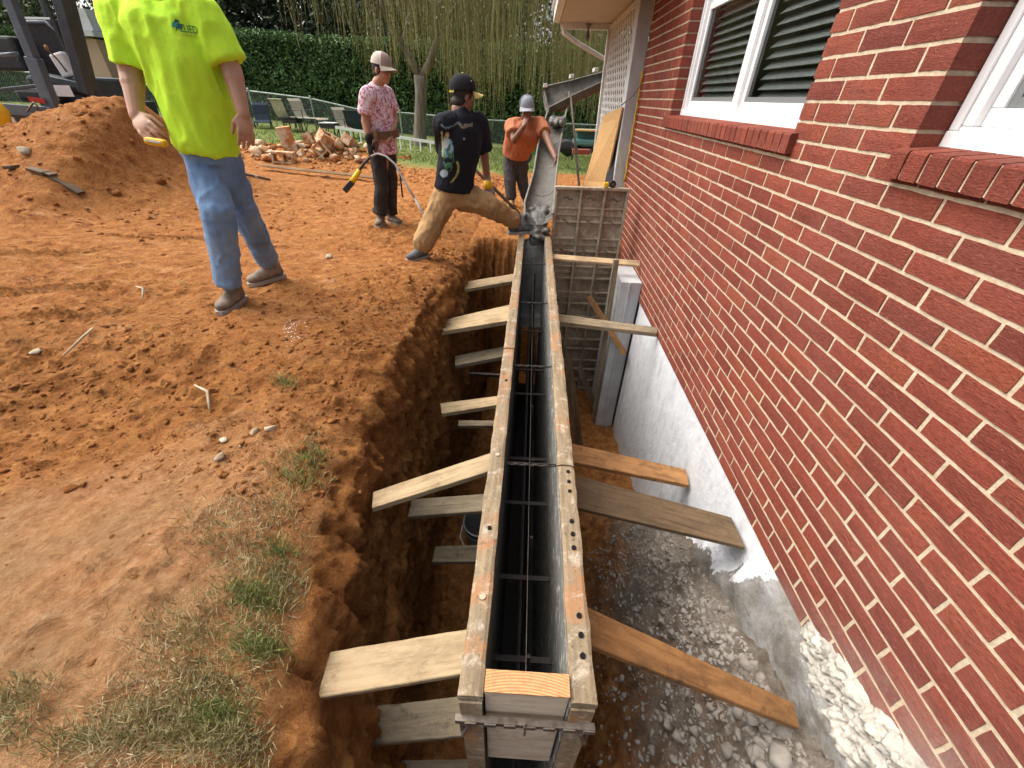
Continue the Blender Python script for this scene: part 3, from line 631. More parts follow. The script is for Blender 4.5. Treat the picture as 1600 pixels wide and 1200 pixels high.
MB().bb((rl.x-.09, 4.2, RZ+.02), (rl.x-.005, 7.62, RZ+.16)).bb((rl.x-.12, 4.2, RZ+.1605), (rl.x, 7.63, RZ+.19)).build('gutter', M_['white'], house, bevel=.006)
MB().bb((rl.x-.1, 4.2, RZ+.191), (2.2, 7.6, RZ+.3)).build('porch_roof', M_['graywhite'], house)
ds = [ony((878, 36), 7.58), ony((882, 52), 7.58), ony((900, 66), 7.58), ony((944, 92), 7.58)]
MB().tube([ds[0], ds[1], ds[2], ds[3]], [(.045,.03)]*4, 8, ref=(0,1,0)).build('downspout', M_['offwhite'], house)
lf = ony((920, 40), 7.3); MB().tube([lf+Vector((0,0,.02)), lf-Vector((0,0,.02)), lf-Vector((0,0,.06)), lf-Vector((0,0,.12)), lf-Vector((0,0,.16))], [.05,.012,.012,.035,.01], 8).build('porch_lamp', M_['steel'], house)
# ------------------------------------------------------------------ concrete form
FO0, FI0, FI1, FO1 = -1.213, -1.155, -.940, -.880; FT = -1.18; FY0, FY1 = .362, 4.50
form = thing('concrete_form', 'long narrow open wall form of weathered boards standing in the trench', 'concrete form', (-1.05, .36, -3.2))
for si, (xa, xb, js) in enumerate(((FO0, FI0, (.362, 2.02, 3.2, 4.50)), (FI1, FO1, (.362, 1.13, 2.7, 4.50)))):
    for i in range(len(js)-1):
        ya, yb = js[i]+.0015, js[i+1]-.0015; dz = (-.0, .006, -.004)[i]
        f = MB(); f.bb((xa, ya, -3.18), (xb, yb, FT+dz-.03)); 
        o = f.build('form_side', M_['form_face'], form)
        if i == 0: MB().bb((xa+.001, ya-.006, -3.18), (xb-.001, ya-.0005, FT-.031)).build('end_stile', M_['form_top'], form)
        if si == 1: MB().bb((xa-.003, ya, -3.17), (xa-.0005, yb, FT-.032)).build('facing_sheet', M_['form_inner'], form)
        nseg = max(2, int((yb-ya)/.03)); inner = si == 0
        xs_ = np.linspace(xa-.001, xb+.001, 7); vs = []; fs = []; hol = []
        yl = np.linspace(ya, yb, nseg+1)
        for yq in yl:
            for xq in xs_:
                ed_ = xq < xa+.001 or xq > xb-.001
                wx = .0025*vn(np.array([[xq*9+si, yq*22., 3.]]))[0]*(1 if ed_ else 0)
                vs.append((xq+wx, yq, FT+dz+.002*vn(np.array([[xq*60., yq*9., 1.]]))[0]-(.004 if ed_ else 0)))
        for yi in range(nseg):
            for xi in range(6): b0 = yi*7+xi; fs.append((b0, b0+1, b0+8, b0+7))
        n0 = len(vs); vs += [(x, y, FT+dz-.0295) for x, y, z in vs[:n0]]
        for yi in range(nseg):
            b0 = yi*7; fs.append((b0, b0+7, b0+7+n0, b0+n0)); b0 += 6; fs.append((b0+7, b0, b0+n0, b0+7+n0))
        for xi in range(6): fs.append((xi+1, xi, xi+n0, xi+1+n0)); b0 = nseg*7+xi; fs.append((b0, b0+1, b0+1+n0, b0+n0))
        pydata('edge_rail', vs, fs, M_['form_top'], form)
M_['hole'] = mat('dark_hole', (.004,.004,.004), .9)
for (x, y, r) in ((-.905,.465,.0075),(-.905,.515,.0075),(-.906,.565,.0075),(-.905,.775,.0075),(-.905,.825,.0075),(-.905,.875,.0075),(-.903,1.10,.007),(-.903,1.05,.007),(-.903,1.005,.007),(-1.182,.83,.007),(-.9,1.5,.006),(-.9,1.56,.006),(-.9,1.9,.006),(-1.18,1.7,.006),(-1.18,2.3,.007),(-.9,2.4,.006),(-1.18,2.9,.007)):
    MB().tube([(x, y, FT-.03), (x, y, FT+.0052)], r, 12).build('bolt_hole', M_['hole'], form)
for (x, y) in ((-1.18,.60),(-1.182,1.17)):
    MB().tube([(x, y, FT-.03), (x, y, FT+.006)], .009, 12).build('bolt_plug', M_['stone'], form)
for y in (1.16, 1.9, 2.75, 3.6):
    t_ = MB(); n = 26
    pts_ = [(FI0+(FI1-FI0)*i/n, y, FT-.035+.003*math.sin(i*1.3)) for i in range(n+1)]; t_.tube(pts_, .0045, 6)
    t_.bar((FI0, y+.012, FT-.04), (FI1, y+.012, FT-.04), .003, .008); t_.build('cross_tie', M_['rebar'], form)
for y in (.62, .92, 1.3, 1.6, 2.2, 2.5, 3.1): MB().bar((FI0, y, FT-.45), (FI1, y, FT-.45), .02, .006).build('cross_tie', M_['rebar'], form)
for z in (-1.75, -2.2, -2.8): MB().tube([(-1.06, .42, z), (-1.06, 4.4, z)], .0065, 6).build('rebar', M_['rebar'], form)
for i in range(9): MB().tube([(-1.035, .55+.42*i, -3.1), (-1.035+.004*(i % 3), .55+.42*i, -1.42)], .0065, 6).build('rebar', M_['rebar'], form)
MB().tube([(-1.048, .42, FT-.10), (-1.05, 4.3, FT-.12)], .0009, 5).build('string_line', M_['steel'], form)
# end blocks
MB().bb((FI0+.001, .43, -3.19), (FI1-.004, 4.45, -3.12)).build('shade_slab', M_['rebar'], form)  # near-black slab added so the bottom of the form reads as deep shade
MB().bb((-1.150, .372, -1.352), (-.945, .417, -1.176)).build('end_block', M_['pale_block'], form, bevel=.002); MB().bb((-1.151, .3705, -1.1755), (-.944, .4185, -1.170)).build('cut_end', M_['endgrain'], form)
MB().bb((-1.150, .378, -1.75), (-.95, .420, -1.360)).build('end_block', M_['pale_block'], form, bevel=.004)
br = MB(); br.bar((-1.225, .352, -1.305), (-.87, .352, -1.305), .016, .022)
for i in range(7): br.bar((-1.2+.05*i, .343, -1.305), (-1.17+.05*i, .343, -1.305), .005, .018)
br.tube([(-1.046, .345, -1.28), (-1.046, .338, -1.345)], .003, 6)
for x in (-1.21, -.885): br.bar((x, .352, -1.295), (x, .352, -1.42), .010, .012, (0,1,0)); br.tube([(x, .352, -1.305), (x+(.018 if x < -1 else -.018), .346, -1.335), (x, .345, -1.40)], .006, 8)
br.build('clamp_bracket', M_['steel'], form, bevel=.001)
# concrete being poured at the far end
V = []; n = 30
cx_ = np.linspace(FI0+.002, FI1-.002, 9); cy_ = np.linspace(3.75, 4.48, n); q = np.array([(x, y, 0.) for y in cy_ for x in cx_])
zq = FT-.75+.70*sst(4.0, 4.45, q[:, 1])+.035*fbm(q, 14, 4); q[:, 2] = zq; ix = np.arange(len(q)).reshape(n, 9)
o = npmesh('poured_concrete', q, np.stack([ix[:-1, :-1], ix[:-1, 1:], ix[1:, 1:], ix[1:, :-1]], -1).reshape(-1, 4), M_['concrete_wet'], form, True)
# ------------------------------------------------------------------ wing form panel
wing = thing('form_panel', 'tall ribbed concrete form panel standing across the trench against the brick house', 'form panel', (-.5, 4.5, -3.3))
xa, xb, zt, zb, yp = -.862, -.125, -.745, -3.3, 4.50
MB().bb((xa, yp+.03, zb), (xb, yp+.045, zt)).build('panel_skin', M_['form_panel'], wing)
MB().bb((xa-.004, yp-.03, zt), (xb+.004, yp+.05, zt+.022)).build('edge_rail', M_['form_panel'], wing)
for xr in (xa+.012, xa+.26, xa+.50, xb-.012): MB().bb((xr-.011, yp-.028, zb), (xr+.011, yp+.029, zt-.001)).build('upright_rib', M_['form_panel'], wing, bevel=.002)
cols = [(xa+.0235, xa+.2485), (xa+.2715, xa+.4885), (xa+.5115, xb-.0235)]
k = 0; z = zt-.17
while z > zb+.05:
    for ci, (c0, c1) in enumerate(cols):
        MB().bb((c0, yp-.012, z-.012), (c1, yp+.029, z+.002)).build('cross_rib', M_['form_panel'], wing)
        if k % 2 == 0: MB().bb((c0, yp+.008, z-.085), (c1, yp+.0295, z-.0125)).build('stiffener_plate', M_['form_panel'], wing, bevel=.004)
    z -= .135 if k % 2 == 0 else .17; k += 1
for i in range(3):
    for zz in (zt-.09, zt-.31, zt-.62): 
        c = (cols[i][0]+cols[i][1])/2; MB().tube([(c-.05, yp+.005, zz), (c-.02, yp-.01, zz+.02), (c+.02, yp-.01, zz-.01), (c+.05, yp+.005, zz)], .006, 6).build('tie_loop', M_['steel'], wing)
p0, p1 = ony((968, 404), 4.36), ony((934, 640), 4.36)
def plank(name, corners, th, m, label, group, cat='plank', xin=None, warp=0.):
    """corners: inner-far, inner-near, outer-far, outer-near points of the top face"""
    a_, b_, c_, d_ = [Vector(c) for c in corners]
    if xin is not None:
        for (p, q_) in ((0, 2), (1, 3)):
            P_ = [a_, b_, c_, d_]; v = P_[p]-P_[q_]; t_ = (xin-P_[q_].x)/v.x; nv = P_[q_]+v*t_
            if p == 0: a_ = nv
            else: b_ = nv
    o = (a_+b_)/2; X = ((c_+d_)/2-o); L = X.length; X.normalize(); Yv = (a_-b_); Zv = X.cross(Yv).normalized()
    if Zv.z < 0: Zv = -Zv
    Yv = Zv.cross(X).normalized(); R = Matrix((X, Yv, Zv)).transposed().to_4x4(); R.translation = o; Ri = R.inverted()
    ls = [Ri @ p for p in (a_, b_, d_, c_)]; V = []; F = []; n = 10
    for i in range(n+1):
        t_ = i/n; p = ls[1].lerp(ls[2], t_); q2 = ls[0].lerp(ls[3], t_); w = math.sin(t_*3.1)*warp
        for s in (p, q2): V.append((s.x, s.y+random.uniform(-.001, .001), s.z+w)); 
        for s in (q2, p): V.append((s.x, s.y, s.z-th+w))
    for i in range(n):
        b0 = i*4
        for k in range(4): F.append((b0+k, b0+4+k, b0+4+(k+1) % 4, b0+(k+1) % 4))
    F.append((0, 1, 2, 3)); F.append((n*4+3, n*4+2, n*4+1, n*4))
    me = bpy.data.meshes.new(name); me.from_pydata(V, [], F); me.update()
    bm = bmesh.new(); bm.from_mesh(me); bmesh.ops.recalc_face_normals(bm, faces=bm.faces); bm.to_mesh(me); bm.free()
    ob = link(name, me, m, None, R); mo = ob.modifiers.new('bevel', 'BEVEL'); mo.width = .0025; mo.segments = 1
    mo.limit_method = 'ANGLE'
    return tag(ob, label, cat, group)
GL = 'brace boards wedged between the form and the earth bank'; GRr = 'brace boards wedged between the form and the house'
for z, cs, m, lb, th in (
    (-1.62, [(806,427),(806,438),(692,446),(694,458)], 'lumber', 'pale brace board nearest the man in tan trousers on the left side', .035),
    (-1.58, [(800,475),(798,500),(657,508),(657,523)], 'lumber', 'long bright brace board second from the far end of the left row', .04),
    (-1.85, [(793,540),(791,556),(711,556),(711,571)], 'lumber_gray', 'short grey brace board third from the far end of the left row', .035),
    (-1.85, [(781,618),(780,632),(688,630),(690,646)], 'lumber', 'short brace board dusted with orange dirt, fourth from the far end on the left', .035),
    (-1.45, [(770,706),(767,735),(583,768),(581,794)], 'lumber', 'long pale brace board tilted down to the bank midway along the left side', .03),
    (-1.38, [(728,983),(722,1053),(515,1018),(495,1091)], 'lumber', 'widest pale brace board nearest the camera on the left side', .022),
    (-2.15, [(777,657),(777,665),(716,656),(716,665)], 'lumber_gray', 'thin low brace board deep in the trench under the dirt dusted brace', .03),
    (-2.0, [(760,771),(756,798),(643,780),(637,807)], 'lumber_gray', 'grey brace board just below the long pale tilted one on the left', .03),
    (-2.35, [(750,851),(745,877),(680,853),(675,878)], 'lumber_gray', 'deep grey brace board in front of the bucket in the trench', .03),
    (-1.95, [(716,1088),(720,1150),(570,1105),(561,1166)], 'lumber_gray', 'wide grey brace board below the widest pale one at the near left', .025),
    (-2.3, [(722,1186),(722,1212),(625,1188),(620,1214)], 'lumber_gray', 'dim brace board cut by the bottom edge of the picture', .03)):
    plank('brace_board', [onz(c, z) for c in cs], th, M_[m], lb, GL, xin=FO0-.001)
def rp(ci, co, zi, xo): return [onz(ci[0], zi), onz(ci[1], zi), onx(co[0], xo), onx(co[1], xo)]
plank('brace_board', rp([(868,397),(868,404)], [(1000,407),(1000,415)], -1.27, -.012), .02, M_['lumber'], 'thin brace board at the far end on the right, touching the brick', GRr, xin=FO1+.001)
plank('brace_board', rp([(877,491),(877,503)], [(1027,511),(1027,521)], -1.52, -.012), .035, M_['lumber_gray'], 'grey brace board resting on the white foundation beside the ribbed panel', GRr, xin=FO1+.001)
plank('brace_board', rp([(895,693),(897,722)], [(1072,733),(1077,758)], -1.90, -.012), .03, M_['lumber_orange'], 'bright orange brace board midway along the white foundation', GRr, xin=FO1+.001)
plank('brace_board', rp([(900,742),(903,793)], [(1143,808),(1165,855)], -1.72, -.012), .025, M_['lumber_dark'], 'dark wet brace board ending at the ragged edge of the white paint', GRr, xin=FO1+.001)
plank('brace_board', rp([(918,948),(922,1008)], [(1240,1098),(1250,1138)], -1.42, -.10), .025, M_['lumber_orange'], 'large orange brace board nearest the camera on the house side', GRr, xin=FO1+.001)
def stick(name, a_, b_, w, t, m, label, cat, group=None, up=(0,1,0)):
    a_, b_ = Vector(a_), Vector(b_); X = (b_-a_).normalized(); Yv = Vector(up).cross(X).normalized(); Zv = X.cross(Yv); R = Matrix((X, Yv, Zv)).transposed().to_4x4(); R.translation = (a_+b_)/2
    o = MB().box((0,0,0), ((b_-a_).length, w, t)).build(name, m, None, bevel=.002, mw=R); return tag(o, label, cat, group)
stick('wood_post', ony((963, 405), 3.86), ony((928, 650), 3.86), .05, .04, M_['lumber_gray'], 'upright wooden post between the ribbed panel and the grey pilaster', 'post')
stick('wood_prop', ony((920, 463), 3.95), ony((976, 553), 3.66), .055, .03, M_['lumber_orange'], 'orange prop board slanting down across the ribbed panel', 'prop', 'props in the trench under the panel')
stick('wood_prop', ony((905, 573), 4.1), ony((948, 684), 3.9), .06, .035, M_['lumber_gray'], 'brown prop board slanting down at the foot of the ribbed panel', 'prop', 'props in the trench under the panel')
stick('wood_prop', ony((886, 560), 3.6), ony((905, 700), 3.3), .09, .03, M_['lumber_dark'], 'dark prop board standing against the outer face of the form', 'prop', 'props in the trench under the panel')
stick('metal_pipe', onz((733,584), -2.3), onz((786,587), -2.3)+Vector((.1,0,0)), .03, .03, M_['steel'], 'thin grey pipe lying across the trench between braces', 'pipe')
# bucket in the trench
bk = thing('bucket', 'grey plastic bucket standing in the trench beside the form', 'bucket', (0, 0, 0)); M_['bucket'] = m_noise('grey_plastic', (.26,.27,.28), (.17,.17,.18), 12, .5, .001)
bc = onz((752, 812), -2.85); cx, cy = bc.x, bc.y
MB().tube([(cx, cy, -3.2), (cx, cy, -2.87)], [.12, .14], 28, cap=False).tube([(cx, cy, -2.87), (cx, cy, -3.19)], [.136, .116], 28, cap=False).tube([(cx, cy, -3.19), (cx, cy, -3.185)], .118, 28).build('shell', M_['bucket'], bk, True)
MB().tube([(cx+.146*math.cos(a_*.2244), cy+.146*math.sin(a_*.2244), -2.87) for a_ in range(29)], .008, 6).build('rim', M_['bucket'], bk, True)
MB().tube([(cx+.146*math.cos(a_*.2244), cy+.146*math.sin(a_*.2244), -2.93) for a_ in range(29)], .006, 6).build('band', M_['bucket'], bk, True)
MB().tube([(cx-.15, cy, -2.9), (cx-.17, cy-.08, -2.98), (cx-.13, cy-.13, -3.03)], .004, 6).build('handle', M_['white'], bk)
# ------------------------------------------------------------------ concrete chute
M_['chute'] = m_noise('concrete_caked_steel', (.24,.225,.195), (.13,.12,.105), 9, .7, .006, 30, world=True)
M_['chute_in'] = m_noise('chute_slurry', (.075,.068,.056), (.13,.118,.098), 12, .6, .012, 40, world=True)
chute = thing('concrete_chute', 'long grey steel concrete chute sloping down into the form', 'chute', (-1.0, 4.6, -1.1))
def trough(path, mI, mO, name, parent, n=12, dep=.11, back=None, ns=40):
    """path: list of (left rim point, right rim point, depth); makes a curved double skin with rims"""
    pts_ = []
    for i in range(ns+1):
        t_ = i/ns*(len(path)-1); j = min(int(t_), len(path)-2); f = t_-j
        pts_.append([path[j][0].lerp(path[j+1][0], f), path[j][1].lerp(path[j+1][1], f), path[j][2]*(1-f)+path[j+1][2]*f])
    V = []; F = []
    for off in (0, .006):
        for (l, r, dp) in pts_:
            for k in range(n+1):
                a_ = math.pi*k/n; c = l.lerp(r, (1-math.cos(a_))/2); V.append(c-Vector((0, 0, (dp+off)*math.sin(a_)**.8 if 0 < k < n else off)))
    m_ = (ns+1)*(n+1)
    for i in range(ns):
        for k in range(n):
            b0 = i*(n+1)+k; F.append((b0, b0+n+1, b0+n+2, b0+1)); c0 = b0+m_; F.append((c0, c0+1, c0+n+2, c0+n+1))
    o = pydata(name, V, F, mI, parent, None, True)
    for s_ in (0, 1): MB().tube([p[s_] for p in pts_], .012, 7).build('rim', mO, parent, True)
    return pts_
pp = []
LR = [((820,338),(864,334),4.42),((820,316),(865,318),4.66),((834,270),(870,265),5.45),((840,230),(874,232),6.3),((849,197),(880,197),7.15),((855,175),(886,169),7.75)]
for l, r, y in LR: pp.append((ony(l, y), ony(r, y), .10))
pt = trough(pp, M_['chute_in'], M_['chute'], 'trough', chute)
for i in (4, 12, 20, 28, 34, 39):
    l, r, dp = pt[i]; MB().tube([l.lerp(r, (1-math.cos(math.pi*k/10))/2)-Vector((0,0,(dp+.003)*math.sin(math.pi*k/10)**.8)) for k in range(11)], .011, 6).build('reinforcing_ring', M_['chute'], chute, True)
# slurry on the chute lip and in its upper bowl
def blobstrip(name, c, rx_, ry_, h, m, parent, seed=0):
    n = 26; V = []; 
    for i in range(n+1):
        for j in range(n+1):
            u_, v_ = i/n*2-1, j/n*2-1; V.append((c[0]+u_*rx_, c[1]+v_*ry_, 0))
    V = np.array(V); q = V.copy(); q[:, 2] = seed; rr = ((V[:, 0]-c[0])/rx_)**2+((V[:, 1]-c[1])/ry_)**2
    V[:, 2] = c[2]+h*np.clip(1-rr, -1.2, 1)+.03*fbm(q, 13, 4)*(rr < 1.5); ix = np.arange((n+1)**2).reshape(n+1, n+1)
    return npmesh(name, V, np.stack([ix[:-1, :-1], ix[1:, :-1], ix[1:, 1:], ix[:-1, 1:]], -1).reshape(-1, 4), m, parent, True)
lip = (pp[0][0]+pp[0][1])/2
mb = MB()
for i in range(60):
    t_ = i/59; p = Vector((lip.x+rng.normal()*.045, 4.86-.50*t_+rng.normal()*.02, lip.z-.035+.03*t_-.20*t_**2.4+rng.normal()*.012)); r0 = rng.uniform(.03, .055)*(1-.25*t_); mb.ell(p, I3, (r0*1.2, r0*1.2, r0*.8), 8, 6)
mb.tube([(lip.x, 4.95, lip.z-.075), (lip.x, 4.6, lip.z-.05), (lip.x, 4.46, lip.z-.12), (lip.x, 4.41, lip.z-.30)], [(.10,.04),(.11,.05),(.095,.05),(.085,.05)], 14, ref=(1,0,0))
FALL = mb
up = thing('mixer_chute', 'upper chute section from the concrete truck ending above the long sloping chute', 'chute', (-.6, 8, -.1))
trough([(ony((848,136), 8.1), ony((858,168), 7.7), .16), (ony((893,126), 8.15), ony((893,150), 7.75), .17), (ony((945,112), 8.3), ony((945,126), 7.9), .17), (ony((1010,95), 8.6), ony((1010,108), 8.2), .17)], M_['chute_in'], M_['chute'], 'trough', up)
for p in ((852,136),(893,122),(930,112)):
    c = ony(p, 7.95); MB().box(c+Vector((0,0,.02)), (.06,.3,.05)).build('hinge_lug', M_['offwhite'], up, bevel=.005)
bw = ony((871,168), 7.75); SLU = MB()
for k in range(60): SLU.ell((bw.x+rng.uniform(-.10,.10), bw.y-.35+rng.uniform(-.55,.2), bw.z-.165+rng.normal()*.012), I3, (rng.uniform(.03,.05),)*3, 8, 6)
M_['bowl'] = M_['chute_in']
mb = MB(); c0 = ony((870,150), 7.85)
for k in range(1): mb.tube([ony((851,143), 7.9), ony((854,158), 7.85), ony((859,176), 7.8)], .016, 6).tube([ony((890,143), 7.9), ony((889,158), 7.85), ony((886,174), 7.8)], .016, 6)
mb.build('bowl_frame', M_['chute'], up)
vs = [ony(p, 7.95) for p in ((851,143),(890,142),(887,170),(858,174))]; 
mb = MB(); n = 10
for i in range(n+1):
    for k in range(n+1):
        u_, v_ = i/n, k/n; p = vs[0].lerp(vs[1], u_).lerp(vs[3].lerp(vs[2], u_), v_); mb.V.append(p+Vector((0, .22*math.sin(math.pi*u_), -.03*math.sin(math.pi*u_))))
for i in range(n):
    for k in range(n): b0 = i*(n+1)+k; mb.F.append((b0, b0+1, b0+n+2, b0+n+1))
mb.build('bowl', M_['chute_in'], up, True)
M_['black'] = m_noise('black_rubber', (.02,.02,.022), (.035,.035,.035), 20, .6, .001)
pole = thing('support_pole', 'dark steel pole propping the upper chute behind the ribbed panel', 'pole', (0,0,0))
a_, b_ = ony((892,150), 7.7), ony((913,288), 6.9); b_.z = gz(b_.x, b_.y); MB().tube([a_, a_.lerp(b_, .6), b_], [.018,.02,.016], 8).build('shaft', M_['steel'], pole)
MB().tube([a_.lerp(b_, .45), a_.lerp(b_, .5)], .03, 8).build('collar', M_['steel'], pole)
M_['black'] = M_['black']
# ------------------------------------------------------------------ things by the porch
M_['osb'] = m_noise('plywood', (.50,.31,.13), (.40,.235,.09), 30, .8, .001, world=True)
A = [onx((943,180), -.17), onx((972,167), -.16)]; B_ = [ony((946,292), 5.75), ony((913,290), 6.7)]; B_[0].z = max(B_[0].z, -1.46); 
ob = MB(); q = [A[0], A[1], ony((944,293), 5.55), ony((911,290), 6.35)]; nrm = (q[1]-q[0]).cross(q[3]-q[0]).normalized()*.018
ob.V = [v for v in q]+[v+nrm for v in q]; ob.F = [(0,1,2,3),(7,6,5,4),(0,4,5,1),(1,5,6,2),(2,6,7,3),(3,7,4,0)]
tag(ob.build('plywood_sheet', M_['osb']), 'tan plywood sheet leaning against the white lattice of the porch', 'plywood')
q2 = [ony((962,205), 5.62), ony((968,205), 5.58), ony((955,292), 5.42), ony((944,292), 5.5)]; ob = MB(); ob.V = q2+[v+Vector((0,.03,0)) for v in q2]; ob.F = [(0,1,2,3),(7,6,5,4),(0,4,5,1),(1,5,6,2),(2,6,7,3),(3,7,4,0)]
tag(ob.build('thin_black_sheet', M_['black']), 'narrow black sheet standing behind the tan plywood', 'panel')
M_['yellow'] = mat('yellow_plastic', (.72,.42,.02), .5); M_['yellowrope'] = m_noise('yellow_rope', (.62,.36,.03), (.35,.2,.03), 60, .8, .002)
rope = [ony((1001,134), 5.3), ony((1008,112), 5.3), ony((1002,150), 5.3), ony((998,180), 5.3), ony((992,210), 5.3), ony((985,245), 5.3), ony((976,290), 5.3)]
for p in rope: p.x = -.024
mb = MB(); fine = []
for i in range(len(rope)-1):
    for k in range(8): t_ = k/8; p = rope[i].lerp(rope[i+1], t_); fine.append(p+Vector((0, .012*math.sin((i*8+k)*1.1), .0)))
mb.tube(fine, [.011+.004*(i % 3 == 0) for i in range(len(fine))], 6); tag(mb.build('yellow_rope', M_['yellowrope'], None, True), 'knotted yellow rope hanging down the far corner of the brick wall', 'rope')
tag(MB().tube([ony((1000,135), 5.25), ony((988,150), 5.3), ony((970,165), 5.38)], .006, 6).build('cord', M_['steel']), 'dark cord tied from the grey porch column to the brick corner', 'cord')
M_['lime'] = mat('lime_cord', (.45,.6,.05), .6)
tag(MB().tube([ony((969,232), 5.39), ony((971,262), 5.39), ony((974,292), 5.39)], .003, 5).build('lime_string', M_['lime']), 'thin lime string hanging in front of the grey porch column', 'string')
tp = thing('tape_measure', 'yellow and black tape measure lying on top of the ribbed panel', 'tape measure', (0,0,0)); c = ony((947,289), 4.50); c.z = zt+.05
MB().box(c, (.05,.04,.05)).build('case', M_['yellow'], tp, bevel=.012)
rl_ = thing('wire_reel', 'dark round reel of tie wire on top of the ribbed panel by the house', 'reel', (0,0,0)); c = ony((957,290), 4.52); c.z = zt+.055
MB().tube([c-Vector((0,.02,0)), c+Vector((0,.02,0))], .033, 18).build('spool', M_['black'], rl_); MB().tube([c-Vector((0,.024,0)), c-Vector((0,.02,0))], .012, 12).build('hub', M_['steel'], rl_)
for i, (p, q, lb) in enumerate((((893,277),(925,283),'short pale board lying on the dirt behind the ribbed panel'), ((900,287),(918,270),'brown scrap board tilted on the dirt at the foot of the support pole'))):
    a_, b_ = ony(p, 6.2), ony(q, 6.1); a_.z = gz(a_.x, a_.y)+.04; b_.z = gz(b_.x, b_.y)+.05; stick('scrap_board', a_, b_, .12, .03, M_['lumber'], lb, 'board', 'scrap boards behind the panel', up=(0,0,1))
# ------------------------------------------------------------------ remeshed bodies
dg = None
def solid(name, mb, m, parent, vox=.007, sm=4, folds=0., fs=(1,1,1), seed=0, paint=None):
    me = bpy.data.meshes.new('tmp'); me.from_pydata([tuple(v) for v in mb.V], [], mb.F); me.update(); o = bpy.data.objects.new('tmp', me); COL.objects.link(o)
    r = o.modifiers.new('r', 'REMESH'); r.mode = 'VOXEL'; r.voxel_size = vox
    s = o.modifiers.new('s', 'SMOOTH'); s.factor = .5; s.iterations = sm
    bpy.context.view_layer.update(); d_ = bpy.context.evaluated_depsgraph_get(); nm = bpy.data.meshes.new_from_object(o.evaluated_get(d_)); bpy.data.objects.remove(o); bpy.data.meshes.remove(me)
    nm.name = name; nm.materials.clear(); n = len(nm.vertices); co = np.empty(n*3, np.float32); nm.vertices.foreach_get('co', co); co = co.reshape(-1, 3).astype(float)
    if folds:
        no = np.empty(n*3, np.float32); nm.vertex_normals.foreach_get('vector', no); no = no.reshape(-1, 3)
        q_ = co*np.array(fs)+.05*np.c_[fbm(co, 3, 2), fbm(co+4, 3, 2), fbm(co+8, 3, 2)]; f = np.clip(1-np.abs(fbm(q_+seed*3.1, 5.0, 2, .5))*4.2, -.4, 1)**1+.55*np.clip(1-np.abs(fbm(q_+seed*5.7, 10.5, 2, .5))*4.5, -.3, 1); f2 = fbm(q_+seed, 20, 3)
        co2 = co+no*(folds*(f*.8+f2*.5))[:, None]; nm.vertices.foreach_set('co', co2.astype(np.float32).ravel())
    nm.polygons.foreach_set('use_smooth', [True]*len(nm.polygons)); nm.update()
    ob = link(name, nm, m, parent)
    if paint is not None: vcol(nm, 'print', paint(co))
    return ob
def frame(fwd, up):
    f = Vector(fwd).normalized(); u = (Vector(up)-f*Vector(up).dot(f)).normalized(); s = f.cross(u)    # s = the figure's right
    return Matrix((s, f, u)).transposed()
def lerp(a_, b_, t): return Vector(a_).lerp(Vector(b_), t)
def limb(mb, pts, rad, n=12, ref=None, cuff=False):
    P_ = [Vector(p) for p in pts]; out = []; ro = []
    for i in range(len(P_)-1):
        for k in range(4): t = k/4; out.append(P_[i].lerp(P_[i+1], t)); ro.append(rad[i]+(rad[i+1]-rad[i])*t)
    out.append(P_[-1]); ro.append(rad[-1]); mb.tube(out, ro, n)
    for p, r in ((P_[0], rad[0]), (P_[-1], rad[-1]))[:1 if cuff else 2]: mb.ell(p, I3, (r*.97,)*3, 10, 8)
    for p, r in zip(P_[1:-1], rad[1:-1]): mb.ell(p, I3, (r,)*3, 10, 8)
def hand(mb, w, d, nrm, s=1., curl=.5, left=False):
    """w wrist, d direction along the hand, nrm out of the back of the hand"""
    w = Vector(w); d = Vector(d).normalized(); nrm = Vector(nrm); nrm = (nrm-d*nrm.dot(d)).normalized(); sd_ = d.cross(nrm)*(-1 if left else 1)
    R = Matrix((sd_, d, nrm)).transposed(); mb.ell(w+d*.045*s, R, (.042*s, .056*s, .017*s), 12, 10); mb.ell(w, R, (.027*s, .03*s, .02*s), 10, 8)
    for i, (o, L) in enumerate(((-.034, .066), (-.0115, .078), (.0115, .074), (.033, .058))):
        p = w+d*(.088*s)+sd_*(o*s); pts = [w+d*.05*s+sd_*(o*.8*s), p]; a_ = 0; L *= s
        for k in range(3):
            a_ += curl*(.75+.12*i*.3); dr = d*math.cos(a_)-nrm*math.sin(a_); p = p+dr*(L*(.45, .32, .25)[k]); pts.append(p)
        limb(mb, pts, [.0092*s, .0088*s, .0084*s, .0078*s, .0066*s], 8)
    p = w+d*.02*s-sd_*.025*s; dr = (d*.75-sd_*.6-nrm*.35).normalized(); dr2 = (d*.9-sd_*.1-nrm*.5).normalized()
    limb(mb, [p, p+dr*.036*s, p+dr*.036*s+dr2*.03*s, p+dr*.036*s+dr2*.052*s], [.014*s, .0115*s, .0105*s, .008*s], 8)
def head(mb, c, R, s=1.):
    """c centre of the skull, R columns = right, forward, up"""
    E_ = lambda o, r, nu=16, nv=12: mb.ell(c+R @ (Vector(o)*s), R, tuple(q*s for q in r), nu, nv)
    E_((0,-.01,.03), (.076,.094,.088)); E_((0,.022,-.035), (.058,.062,.075)); E_((0,.05,-.085), (.034,.032,.026)); E_((0,.088,-.012), (.013,.022,.026), 10, 8); E_((0,.096,-.026), (.017,.014,.011), 10, 8)
    E_((0,.080,-.056), (.024,.012,.010), 10, 8); E_((0,.078,.02), (.045,.014,.010), 10, 8)
    for q in (-1, 1): E_((q*.079,-.012,-.01), (.010,.019,.031), 10, 8); E_((q*.034,.062,-.028), (.022,.02,.02), 10, 8)
